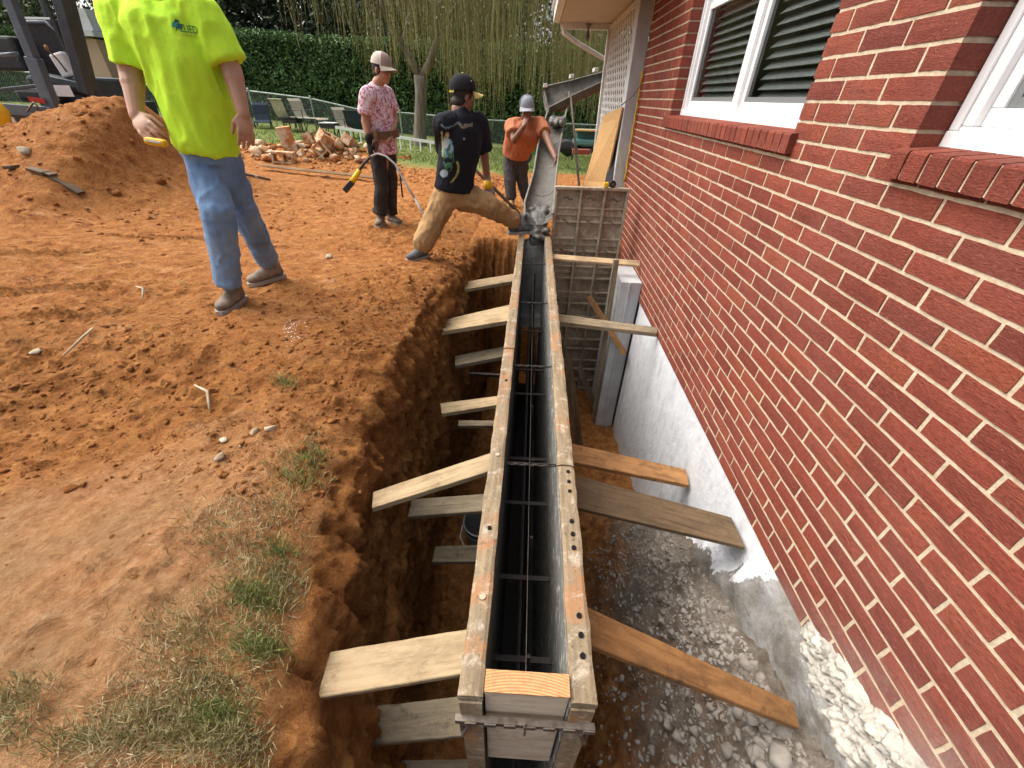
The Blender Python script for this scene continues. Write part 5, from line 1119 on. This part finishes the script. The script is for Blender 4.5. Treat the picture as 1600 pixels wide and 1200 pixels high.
# ------------------------------------------------------------------ boundary: fence, furniture, ladder
fn = thing('chain_link_fence', 'low green-grey chain link fence in front of the tall hedge', 'fence', (-6, 18, -1.5)); M_['galv'] = m_noise('galvanised', (.32,.36,.33), (.24,.28,.25), 8, .5, .0005, metal=.3)
fy = 18.0; rp_ = [(-60, 100), (160,128), (388,142), (485,154), (555,170), (765,188), (940,196), (1100,200)]; rail = [ony(p, fy) for p in rp_]
MB().tube(rail, .026, 7).build('top_rail', M_['galv'], fn)
def railz(x):
    for a_, b_ in zip(rail, rail[1:]):
        if a_.x <= x <= b_.x: return a_.z+(b_.z-a_.z)*(x-a_.x)/(b_.x-a_.x)
    return rail[-1].z
xp = [rail[0].x, rail[1].x, -16.5, ony((388,142), fy).x, ony((485,154), fy).x, ony((625,178), fy).x, ony((735,188), fy).x, -.4, 2.4]
for x in xp: z = railz(x); MB().tube([(x, fy, z-1.25), (x, fy, z+.05)], .032, 8).ell((x, fy, z+.06), I3, (.045,.045,.035), 8, 6).build('fence_post', M_['galv'], fn)
V = []; F = []; hh = 1.1
for sgn in (1, -1):
    x = rail[0].x
    while x < 3.5:
        xe = x+sgn*hh
        if rail[0].x < xe < 4:
            za, zb_ = railz(x)-(0 if True else 0), railz(xe); n = len(V); t_ = .004
            V += [(x-t_, fy, za), (x+t_, fy, za), (xe+t_, fy, zb_-hh), (xe-t_, fy, zb_-hh)]; F.append((n, n+1, n+2, n+3))
        x += .085
tag(pydata('chain_link_mesh', V, F, M_['galv'], fn), kind='stuff')
ld = thing('ladder', 'white ladder lying on its edge along the lawn behind the rubble', 'ladder', (0,0,0)); M_['ladder'] = mat('white_aluminium', (.72,.72,.68), .4)
la, lb_ = ony((524,199), 14.6), ony((712,228), 14.2); dz = Vector((0,0,-.40)); MB().bar(la, lb_, .03, .075).build('rail', M_['ladder'], ld); MB().bar(la+dz, lb_+dz, .03, .075).build('rail', M_['ladder'], ld)
for i in range(12): p = la.lerp(lb_, .04+i*.0835); MB().bar(p-Vector((0,0,.038)), p+dz+Vector((0,0,.038)), .035, .035).build('rung', M_['ladder'], ld)
SL = cloth('tan_sling', (.46,.42,.32)); FRM = mat('dark_frame', (.04,.04,.04), .5); NAV = cloth('navy_sling', (.04,.055,.07))
def chair(px, py, y, lb, fabric, wid=.5, rot=0., lounge=False):
    c = ony((px, py), y); b0 = float(G(c.x, c.y)); z = c.z; t = thing('patio_chair', lb, 'chair', (c.x, c.y, z-.85), 'patio furniture along the fence'); R = Matrix.Rotation(rot, 3, 'Z')
    def W_(x, yy, zz): return Vector((c.x, c.y, z-.85))+R @ Vector((x, yy, zz))
    mb = MB(); w = wid/2
    ln = 1.1 if lounge else .5
    prof = [(.25,.95),(.18,.88),(.1,.6),(0,.42),(-.12,.38),(-ln+.05,.40),(-ln,.36)]
    V = []; F = []
    for yy, zz in prof: V += [W_(-w, yy, zz), W_(w, yy, zz)]
    F = [(2*i, 2*i+1, 2*i+3, 2*i+2) for i in range(len(prof)-1)]; o = pydata('sling', V, F, fabric, t, None, False); o.modifiers.new('s', 'SOLIDIFY').thickness = .02
    for sx in (-1, 1):
        MB().tube([W_(sx*w, yy, zz) for yy, zz in prof], .018, 6).build('side_frame', FRM, t); MB().tube([W_(sx*w*1.05, .1, .62), W_(sx*w*1.1, -.42, .64), W_(sx*w*1.08, -.45, 0)], .016, 6).build('arm_rest', FRM, t)
        MB().tube([W_(sx*w, 0, .42), W_(sx*w, .2, 0)], .016, 6).build('leg', FRM, t); MB().tube([W_(sx*w, -ln+.1, .38), W_(sx*w, -ln+.1, 0)], .016, 6).build('leg', FRM, t)
    return t
chair(437,160,17.0, 'patio chair with square tan sling back facing the camera', SL, .52, math.pi-.15)
chair(466,160,17.2, 'tan lounge chair with curved back turned sideways', SL, .5, 1.1, True)
chair(534,174,16.8, 'tan sling chair nearest the end of the white ladder', SL, .5, 1.0)
chair(556,178,16.5, 'dark slate sling chair behind the man in pink camouflage', NAV, .7, math.pi)
chair(405,166,17.4, 'dark frame patio chair at the left end of the furniture row', NAV, .5, .4)
for px, py, y, lb in ((455,184,17.0,'small dark side table between the square chair and the lounge chair'), (514,192,16.4,'dark low table beside the lounge chair')):
    c = ony((px, py), y); t = thing('patio_table', lb, 'table', c, 'patio tables along the fence'); MB().box(c, (.55,.5,.03)).build('table_top', M_['graywhite'] if px > 500 else FRM, t); MB().box(c-Vector((0,0,.10)), (.5,.45,.12)).build('apron', FRM, t)
    for sx in (-1,1):
        for sy in (-1,1): MB().box(c+Vector((sx*.22, sy*.2, -.22)), (.03,.03,.42)).build('leg', FRM, t)
# block and clay rubble by the lawn
CB_ = m_noise('clay_stained_block', (.62,.50,.34), (.44,.19,.06), 7, .95, .03, 22, lo=.42, hi=.58, world=True)
def block(px, py, y, rot, lb, s=1.):
    c = ony((px, py), y); L_, W_, Hh, w = .40*s, .20*s, .20*s, .035*s; R = Matrix.Rotation(rot[2], 3, 'Z') @ Matrix.Rotation(rot[1], 3, 'Y') @ Matrix.Rotation(rot[0], 3, 'X'); mb = MB()
    for yy in (-W_/2+w/2, W_/2-w/2): mb.box(c+R @ Vector((0, yy, 0)), (L_, w, Hh), R)
    for xx in (-L_/2+w/2, 0, L_/2-w/2): mb.box(c+R @ Vector((xx, 0, 0)), (w, W_-2*w-.002, Hh-.004), R)
    tag(mb.build('concrete_block', CB_, None, bevel=.006), lb, 'concrete block', 'clay stained blocks in the rubble pile')
block(450,222,10.6, (0,1.45,.5), 'big clay stained hollow block standing on end at the left of the pile', 1.5); block(444,246,10.0, (1.57,.05,.15), 'orange block lying flat with two square holes facing the camera', 1.15)
block(516,222,10.8, (.5,.5,.9), 'tilted hollow block on top of the rubble pile', 1.4); block(506,240,10.4, (1.2,.9,.3), 'broken hollow block leaning in the middle of the rubble pile', 1.2); block(486,222,10.9, (.2,1.3,.2), 'pale block slab standing upright in the middle of the pile', 1.0); block(545,222,11.0, (.6,.4,1.7), 'hollow block at the right end of the rubble pile', 1.1)
for i, (px, py, y, s) in enumerate(((400,238,10.3,.28),(410,226,10.8,.24),(530,228,10.7,.2),(470,240,10.4,.16),(550,238,10.6,.15),(415,246,10.0,.16),(478,250,10.1,.12),(523,246,10.3,.16),(560,248,10.4,.14),(390,226,10.7,.2))):
    c = ony((px, py), y); V, Fq = RB[i % 6]; o = npmesh('clay_chunk', V*s*np.array([1, .9, .8]), Fq, CB_); o.location = c; o.rotation_euler = (i, i*2, i*.7)
    tag(o, ['large clay caked chunk at the left of the rubble pile by the neon man', 'clay chunk just above the large left one', 'chunk on the right shoulder of the rubble pile', 'chunk between the upright block and the flat block', 'chunk near the right foot of the pile', 'small chunk left of the flat two-hole block', 'small chunk right of the flat two-hole block', 'chunk under the tilted top block', 'last chunk at the right foot of the pile beside the pink shirt', 'chunk behind the left hand of the neon man'][i], 'clay chunk', 'chunks in the rubble pile')
for p, q, lb, w in (((407,258),(600,277),'long pale board lying on the clay, the farther of two', .12), ((414,264),(598,283),'long pale board lying on the clay, the nearer of two', .12)):
    a_, b_ = ony(p, 9.3), ony(q, 8.6); a_.z = gz(a_.x, a_.y)+.1; b_.z = gz(b_.x, b_.y)+.07; stick('long_board', a_, b_, w, .04, M_['lumber'], lb, 'board', 'two long boards on the clay', up=(0,.3,1))
a_, b_ = ony((386,301), 7.6), ony((425,292), 7.9); a_.z = gz(a_.x, a_.y)+.03; b_.z = gz(b_.x, b_.y)+.03; lv = thing('spirit_level', 'grey spirit level lying on the clay beside the neon man', 'level', (0,0,0)); MB().bar(a_, b_, .07, .04).build('beam', M_['steel'], lv, bevel=.004); MB().bar(a_.lerp(b_, .45)+Vector((0,0,.004)), a_.lerp(b_, .55)+Vector((0,0,.004)), .075, .042).build('vial', M_['offwhite'], lv)
for i, (p, q, lb) in enumerate((((108,569),(160,534),'pale root lying on the bare clay at the left'), ((310,612),(330,645),'thin curved root sticking out of the dug soil'), ((222,465),(230,480),'small twig on the clay left of the neon man'))):
    a_, b_ = onz(p, -1.22), onz(q, -1.22); a_.z = gz(a_.x, a_.y)+.012; b_.z = gz(b_.x, b_.y)+.014; c = lerp(a_, b_, .5)+Vector((.02,.02,.02)); tag(MB().tube([a_, c, b_], [.004,.007,.004], 6).build('root', M_['stone'], None, True), lb, 'root', 'roots and twigs on the soil')
for i, (p, q) in enumerate((((65,258),(108,266)), ((66,296),(100,302)), ((30,292),(48,298)))):
    a_, b_ = ony(p, 4.9), ony(q, 4.9); a_.z = gz(a_.x, a_.y)+.02; b_.z = gz(b_.x, b_.y)+.02; stick('bark_scrap', a_, b_, .1, .03, M_['lumber_dark'], ['dark scrap of wood on the slope of the clay mound, upper one', 'dark scrap of wood lower on the clay mound', 'dark scrap of wood on the clay mound nearest the left edge'][i], 'wood scrap', 'dark scraps on the mound', up=(0,0,1))
pts = []; sz = []
for _ in range(190): pts_x = rng.uniform(-8.6, -5.0); pts_y = 10.75+rng.normal()*.35; pts.append((pts_x, pts_y, gz(pts_x, pts_y)+.02)); sz.append(.04+rng.exponential(.05))
tag(scatter('block_fragments', pts, sz, CB_), 'broken clay stained block fragments heaped between the big blocks', 'rubble', kind='stuff')
# white pebbly spill
pts = []; 
for _ in range(60): p = onz((465+rng.normal()*9, 548+rng.normal()*10), -1.27); pts.append((p.x, p.y, gz(p.x, p.y)))
tag(scatter('pebbles', pts, rng.uniform(.004,.009,60), M_['white']), 'spill of tiny white chips on the clay near the trench', 'pebbles', kind='stuff')
# mower and garden bench by the fence
mw_ = thing('lawn_mower', 'green and yellow mower half hidden behind the man in the orange shirt', 'mower', (0,0,0)); GRN = mat('mower_green', (.03,.20,.05), .35, 0, .5)
c = ony((838,224), 12.5); mb = MB(); mb.ell(c, Matrix.Rotation(-.5, 3, 'Y'), (.34,.22,.16), 16, 10); mb.build('hood', GRN, mw_, True); MB().box(c+Vector((-.02,.1,.24)), (.26,.3,.08)).build('seat', M_['yellow'], mw_, bevel=.03)
for dx in (-.25,.3): MB().tube([c+Vector((dx,-.2,-.3)), c+Vector((dx,-.08,-.3))], .16, 16).build('wheel', M_['black'], mw_)
MB().box(c+Vector((0,0,-.2)), (.6,.3,.12)).build('deck', GRN, mw_, bevel=.02)
bn = thing('garden_bench', 'garden seat with teal cushions and a tan board beyond the chute', 'bench', (0,0,0)); TEAL = cloth('teal_cushion', (.10,.22,.20)); c = ony((917,222), 12.6)
MB().box(c, (.75,.5,.14)).build('cushion', TEAL, bn, bevel=.04); MB().box(c+Vector((.05,.2,.16)), (.7,.16,.26)).build('cushion', TEAL, bn, bevel=.05); MB().box(c+Vector((.02,-.05,.27)), (.75,.45,.03)).build('tan_board', M_['osb'], bn); MB().box(c+Vector((0,0,-.14)), (.8,.5,.04)).build('seat_frame', FRM, bn)
for sx in (-1,1): MB().box(c+Vector((sx*.37,-.2,-.2)), (.04,.04,.4)).build('leg', FRM, bn)
c = ony((908,237), 10.9); tag(MB().box((c.x, c.y, c.z), (.40,.2,.10)).build('red_brick_slab', M_['brick'], None, bevel=.01), 'red brick slab by the lawn seen between chute and plywood', 'brick slab')
c = ony((886,226), 12.9); V, Fq = RB2[3]; o = npmesh('black_tarp', V*np.array([.5,.35,.24])+.06*fbm(V, 2.5, 3)[:, None], Fq, M_['black']); o.location = c-Vector((0,0,.08)); tag(o, 'black tarpaulin heap on the lawn right of the chute', 'tarp')
# ------------------------------------------------------------------ hedge, trees
def leaves(C_, s, n_up=.3):
    n = len(C_); a_ = rng.normal(size=(n, 3)); a_ /= np.linalg.norm(a_, axis=1)[:, None]; b_ = rng.normal(size=(n, 3)); b_ -= a_*(a_*b_).sum(1)[:, None]; b_ /= np.linalg.norm(b_, axis=1)[:, None]
    s = np.asarray(s)[:, None]*rng.uniform(.6, 1.3, (n, 1)); V = np.stack([C_-a_*s, C_+b_*s*.45, C_+a_*s, C_-b_*s*.45], 1).reshape(-1, 3); return V, np.arange(4*n).reshape(-1, 4)
hg = thing('hedge', 'tall clipped dark green hedge running behind the chain link fence', 'hedge', (-6, 20.5, -1.6))
top_px = [(-250,34),(0,44),(100,50),(200,52),(370,48),(480,56),(600,62),(740,68),(850,72),(960,70),(1100,68)]; tp_ = [ony(p, 20) for p in top_px]; tx = [p.x for p in tp_]; tz = [p.z for p in tp_]
NH = 92000; hx = rng.uniform(-26, 4.5, NH); face = rng.random(NH); ht = np.interp(hx, tx, tz)+.07*fbm(np.c_[hx, hx*0, hx*0], 2.2, 4)
hz = np.where(face < .82, -2.1+(ht+2.1)*rng.random(NH), ht); q = np.c_[hx, hx*0, hz]
bul = .28*fbm(q, .9, 3)+.18*fbm(q, 3.1, 3); hy = np.where(face < .82, 20-bul+.30*np.abs(rng.normal(size=NH))**1.5, 20+rng.random(NH)*1.6); hz = hz+np.where(face >= .82, .08*rng.normal(size=NH), 0)
sel = (hz < ht+.1); V, F = leaves(np.c_[hx, hy, hz][sel], np.full(sel.sum(), .068)); npmesh('foliage', V, F, M_['hedge'], hg)
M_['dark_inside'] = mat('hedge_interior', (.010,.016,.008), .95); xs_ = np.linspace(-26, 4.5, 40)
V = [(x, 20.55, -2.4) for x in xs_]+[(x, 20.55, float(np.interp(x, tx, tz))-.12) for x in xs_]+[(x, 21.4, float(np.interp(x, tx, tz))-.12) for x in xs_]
F = [(i, i+1, 41+i, 40+i) for i in range(39)]+[(40+i, 41+i, 81+i, 80+i) for i in range(39)]; pydata('inner_shade_sheet', V, F, M_['dark_inside'], hg)  # near-black sheet standing in for the shade inside the hedge
def tree(x, y, r, zc, h, m, lb, n=7000, ls=.13, gb=-2.0, tr=.22, group='trees beyond the hedge'):
    t = thing('tree', lb, 'tree', (x, y, gb), group); mb = MB(); top = zc+h*.5
    mb.tube([(x, y, gb), (x+.1, y, (gb+zc)/2), (x-.1, y+.1, zc), (x, y, top)], [tr, tr*.8, tr*.5, .03], 8); mb.build('trunk', M_['bark'], t, True); br_ = MB(); cl = []
    for k in range(34):
        a_ = rng.uniform(0, 6.283); u_ = rng.uniform(-1, 1); rr = r*math.sqrt(max(.02, 1-u_*u_))*rng.uniform(.45, 1); e = Vector((x+rr*math.cos(a_), y+rr*math.sin(a_), zc+h*u_*rng.uniform(.8, 1))); s0 = Vector((x, y, min(top-.3, max(gb+.8, e.z-rr*.5))))
        br_.tube([s0, s0.lerp(e, .5)+Vector((0,0,.12)), e], [tr*.28, tr*.15, .012], 5); cl += [s0.lerp(e, .6), e]
    br_.build('branches', M_['bark'], t, True); cl = np.array([c[:] for c in cl]); n = int(n*1.5); pick = cl[rng.integers(len(cl), size=n)]; C_ = pick+rng.normal(size=(n, 3))*np.array([r*.20, r*.20, h*.13])
    V, F = leaves(C_, np.full(n, ls)); npmesh('foliage', V, F, m, t); return t
TB, TA = M_['tree_b'], M_['tree_a']
for args in (
    (-26, 24, 3.2, 3.0, 4.5, TA, 'pale leafy tree at the far left behind the digger cab', 8000, .14), (-20.5, 26, 3.4, 3.5, 5, TB, 'dark evergreen just left of the neon man', 9000, .13), (-16.5, 23.5, 2.2, 2.6, 4, TA, 'light green leafy tree behind the shoulder of the neon man', 7000, .12),
    (-13.2, 26, 3.6, 4.0, 5, TB, 'dark evergreen above the left part of the hedge', 11000, .13), (-9.2, 25.5, 3.0, 3.6, 4.6, TB, 'dark evergreen above the middle of the hedge', 10000, .13), (-6.6, 29, 3.2, 4.6, 5, TA, 'dull green tree behind the willow trunk', 8000, .15),
    (-3.2, 26.5, 2.6, 3.9, 4.2, TB, 'dark evergreen right of the willow trunk', 7500, .13), (-.2, 28, 2.6, 4.2, 4.6, TB, 'dark tree just left of the porch roof', 6500, .14), (3.2, 30, 3.0, 3.6, 3.4, TA, 'tree seen through the open porch', 5000, .16), (-23, 21.6, 1.6, .9, 2.6, TA, 'yellow green shrub tree between the digger and the neon man', 6000, .10), (-17.5, 33, 6, 5, 7, TB, 'broad dark tree filling the far left background', 9000, .24), (-10, 36, 7, 5.5, 8, TB, 'broad dark tree filling the centre background', 9000, .26)): tree(*args)
# willow: trunk on the lawn, forks, hanging strands
wx = ony((657,236), 16.2); wz0 = wx.z; wt = thing('willow_tree', 'weeping willow with grey forked trunk on the lawn and long hanging strands', 'willow', (wx.x, wx.y, wz0)); Wp = lambda px, py, y=16.2: ony((px, py), y)
mb = MB(); mb.tube([Wp(657,242), Wp(657,232), Wp(656,200), Wp(658,150), Wp(657,118)], [.33,.24,.20,.185,.21], 12); mb.build('trunk', M_['bark'], wt, True)
bs = [([Wp(656,122), Wp(643,95), Wp(628,70), Wp(600,20,15.8), Wp(585,-60,15.5)], .13), ([Wp(660,122), Wp(672,98), Wp(684,60), Wp(682,10), Wp(690,-70)], .15), ([Wp(684,60), Wp(705,20,16.6), Wp(740,-30,17), Wp(800,-90,17.2)], .08), ([Wp(628,70), Wp(640,20,17), Wp(650,-60,17)], .07), ([Wp(682,10), Wp(760,-60,15), Wp(860,-110,14.6)], .06), ([Wp(600,20,15.8), Wp(540,-40,15), Wp(470,-90,14.5)], .06)]
for pts_, r in bs: MB().tube(pts_, [r*(1-.6*i/(len(pts_)-1)) for i in range(len(pts_))], 8).build('limb', M_['bark'], wt, True)
VV = []; FF = []; off = 0
def strand(x, y, z0, z1, w):
    global off
    n = 9; dx, dy = rng.normal()*.30, rng.normal()*.2; sw = rng.uniform(0, 6.28); t_ = np.linspace(0, 1, n); px_ = x+dx*(t_-1)**2+.09*np.sin(t_*5+sw)-.09*math.sin(5+sw); py_ = y+dy*t_; pz_ = z0+(z1-z0)*t_; a_ = rng.uniform(0, 6.283); ex, ey = math.cos(a_)*w, math.sin(a_)*w
    V = np.stack([np.c_[px_-ex, py_-ey, pz_], np.c_[px_+ex, py_+ey, pz_]], 1).reshape(-1, 3); VV.append(V); i = np.arange(n-1)*2+off; FF.append(np.stack([i, i+1, i+3, i+2], 1)); off += 2*n
    m_ = 16; tt_ = rng.random(m_); c = np.c_[np.interp(tt_, t_, px_), np.interp(tt_, t_, py_), np.interp(tt_, t_, pz_)]; d_ = rng.normal(size=(m_, 3))*np.array([.03,.03,.012])-np.array([0,0,.045]); e = np.c_[rng.normal(size=(m_, 2))*.008, np.zeros(m_)]
    V = np.stack([c, c+d_*.5+e, c+d_, c+d_*.5-e], 1).reshape(-1, 3); VV.append(V); FF.append(np.arange(4*m_).reshape(-1, 4)+off); off += 4*m_
for _ in range(1500):
    px = rng.choice([rng.normal(655, 60), rng.normal(740, 50), rng.normal(800, 60), rng.uniform(440, 960), rng.normal(905, 30)]); y = rng.uniform(13.6, 18.6)
    lo = 60+90*rng.random()**1.2+(60 if 700 < px < 790 or px > 820 else 0)*rng.random()
    if 560 < px < 690: lo = min(lo, 75+75*rng.random())
    if px < 560: lo = rng.uniform(10, 75)
    a_ = ony((px, lo), y); strand(a_.x, y, 4.2+rng.random(), a_.z, .0055)
npm = npmesh('hanging_strands', np.concatenate(VV), np.concatenate(FF), M_['willow'], wt); tag(npm, kind='stuff')
# neighbour's building corner
nb_ = thing('neighbour_house', 'beige neighbouring house corner seen past the digger cab', 'house', (0,0,0)); TANW = mat('tan_siding', (.42,.29,.20), .8)
a_ = ony((140,75), 19.0); MB().box((a_.x, a_.y+1, -.2), (.75,2,3.2)).build('wall', TANW, nb_); MB().box((a_.x, a_.y+1, 1.55), (1.1,2.4,.16)).build('eave', M_['graywhite'], nb_); MB().box((a_.x, a_.y+1.1, 1.95), (.9,2.2,.6)).build('roof', M_['graywhite'], nb_)
# ------------------------------------------------------------------ mini digger cab
dg_ = thing('mini_excavator', 'dark grey compact excavator with open cab behind the clay mound', 'excavator', (-11, 6.6, -1.2)); BLKP = m_noise('dark_machine_paint', (.018,.024,.03), (.032,.04,.048), 5, .45, .001, spec=.5); GRP = m_noise('slate_grey_paint', (.065,.085,.11), (.09,.115,.14), 6, .45, .001, spec=.5)
Yd = 6.6
def D(px, py, y=Yd): return ony((px, py), y*1.25)
def post(pa, pb, y, w, t, m, nm='cab_post', par=dg_): return MB().bar(D(*pa, y), D(*pb, y), w, t, (0,1,0)).build(nm, m, par, bevel=.01)
post((88,-25),(136,146),6.6,.16,.14,BLKP,'mast_arm'); post((103,-25),(146,140),6.75,.08,.12,BLKP,'mast_arm'); post((6,-25),(52,90),6.4,.13,.12,GRP); post((52,90),(88,182),6.4,.20,.12,GRP,'cab_post')
post((-60,-10),(140,-16),7.4,.1,.1,GRP,'cab_roof_beam'); post((60,-20),(86,60),8.0,.08,.08,BLKP); post((-90,150),(62,134),6.38,.05,.05,BLKP,'door_sill'); post((-60,165),(84,176),6.35,.16,.06,GRP,'side_skirt')
MB().box(D(20,196,6.9), (3.2,.9,.5)).build('undercarriage', BLKP, dg_, bevel=.05); MB().box(D(118,120,7.3)-Vector((0,0,.45)), (1.3,.7,.9)).build('engine_cover', BLKP, dg_, bevel=.05)
st = D(88,72,7.5); MB().box(st+Vector((-.1,0,-.15)), (.85,.2,1.1), Matrix.Rotation(.1, 3, 'X')).build('seat_back', M_['black'], dg_, bevel=.1); MB().box(st+Vector((-.1,-.4,-.75)), (.85,.7,.22)).build('seat', M_['black'], dg_, bevel=.07)
mb = MB(); s2 = st+Vector((-.1,-.14,-.1)); mb.tube([s2+Vector((-.38,0,-.5)), s2+Vector((-.38,0,.3)), s2+Vector((-.25,0,.42)), s2+Vector((.25,0,.42)), s2+Vector((.38,0,.3)), s2+Vector((.38,0,-.4))], .03, 8); mb.build('seat_frame', GRP, dg_, True)
MB().box(D(101,102,6.95), (.26,.12,.34), Matrix.Rotation(-.2, 3, 'Y')).build('control_box', M_['offwhite'], dg_, bevel=.03)
mb = MB(); mb.tube([D(74,77,6.8), D(90,93,6.85), D(104,112,6.9)], .013, 6); mb.build('lever', M_['steel'], dg_); MB().ell(D(73,75,6.8), I3, (.03,.03,.045), 10, 8).build('lever_knob', M_['lumber_orange'], dg_, True)
for (a_, b_) in (((99,142),.30),((80,148),.18),((77,136),.16)): MB().box(D(*a_, 6.62), (b_,.01,.16)).build('warning_label', M_['white'], dg_)
GLS = M_['glass']; q = [D(-60,60,6.45), D(20,60,6.45), D(56,140,6.45), D(-60,140,6.45)]; pydata('door_glass', q, [(0,3,2,1)], GLS, dg_)
MB().box(D(-4,84,7.3), (1.1,.3,.5)).build('console', M_['black'], dg_, bevel=.05); MB().tube([D(0,86,6.9), D(28,84,6.9), D(30,95,6.9)], .03, 8).build('control_lever', GRP, dg_, True)
MB().tube([D(42,175,6.3), D(52,160,6.28), D(58,165,6.28), D(60,182,6.3)], .014, 6).build('grab_rail', M_['steel'], dg_, True); MB().bar(D(45,155,6.33), D(70,158,6.33), .01, .07).build('red_stripe', mat('red_paint', (.35,.02,.02), .4), dg_)
for i, (a_, b_) in enumerate((((58,96),(76,150)), ((112,60),(134,140)), ((96,112),(126,116)), ((64,128),(132,150)), ((108,84),(120,88)))): MB().tube([D(*a_, 7.0), D((a_[0]+b_[0])/2+3, (a_[1]+b_[1])/2+2, 6.95), D(*b_, 7.0)], .02+.008*(i % 3), 7).build('hydraulic_hose', M_['black'], dg_, True)
MB().bar(D(60,118,6.9), D(134,134,6.9), .3, .10).build('floor_plate', BLKP, dg_, bevel=.01); MB().bar(D(66,-10,7.1), D(110,96,7.1), .05, .05).build('inner_frame', M_['black'], dg_); MB().bar(D(10,-20,7.1), D(58,-12,7.1), .12, .12).build('roof_edge', BLKP, dg_)
MB().tube([D(-30,150,6.0), D(2,175,6.0), D(6,205,6.0)], [.14,.10,.12], 12).build('boom_foot', M_['yellow'], dg_, True); MB().box(D(12,188,6.2), (.26,.02,.1)).build('data_plate', M_['offwhite'], dg_)
solid('concrete_slurry', SLU, M_['concrete_wet'], chute, .011, 6, .008)
o = solid('falling_concrete', FALL, M_['concrete_wet'], chute, .009, 1)
co = np.array([v.co[:] for v in o.data.vertices]); co += .005*np.c_[fbm(co, 22, 4), fbm(co+5, 22, 4), fbm(co+9, 22, 4)]; o.data.vertices.foreach_set('co', co.ravel()); o.data.update()
rd = thing('red_mower_deck', 'red machine part behind the arm of the neon man', 'machine', (0,0,0)); c = D(232,186,12.0); RED = mat('red_paint_part', (.40,.03,.04), .4)
MB().box(c, (.75,.5,.14), Matrix.Rotation(.2, 3, 'Y')).build('deck', RED, rd, bevel=.03); MB().box(c+Vector((0,.05,.28)), (.5,.4,.4)).build('engine', M_['black'], rd, bevel=.05); MB().tube([c+Vector((-.3,0,-.1)), c+Vector((-.3,.12,-.1))], .15, 14).build('wheel', M_['black'], rd); MB().tube([c+Vector((.35,0,-.1)), c+Vector((.35,.12,-.1))], .15, 14).build('wheel', M_['black'], rd)
MB().tube([c+Vector((-.3,.2,.2)), c+Vector((-.6,.3,.7)), c+Vector((-.2,.3,.75))], .02, 6).build('handle', M_['steel'], rd)
print('tris', sum(len(o.data.loop_triangles) if o.type == 'MESH' and not o.data.calc_loop_triangles() else 0 for o in bpy.data.objects))
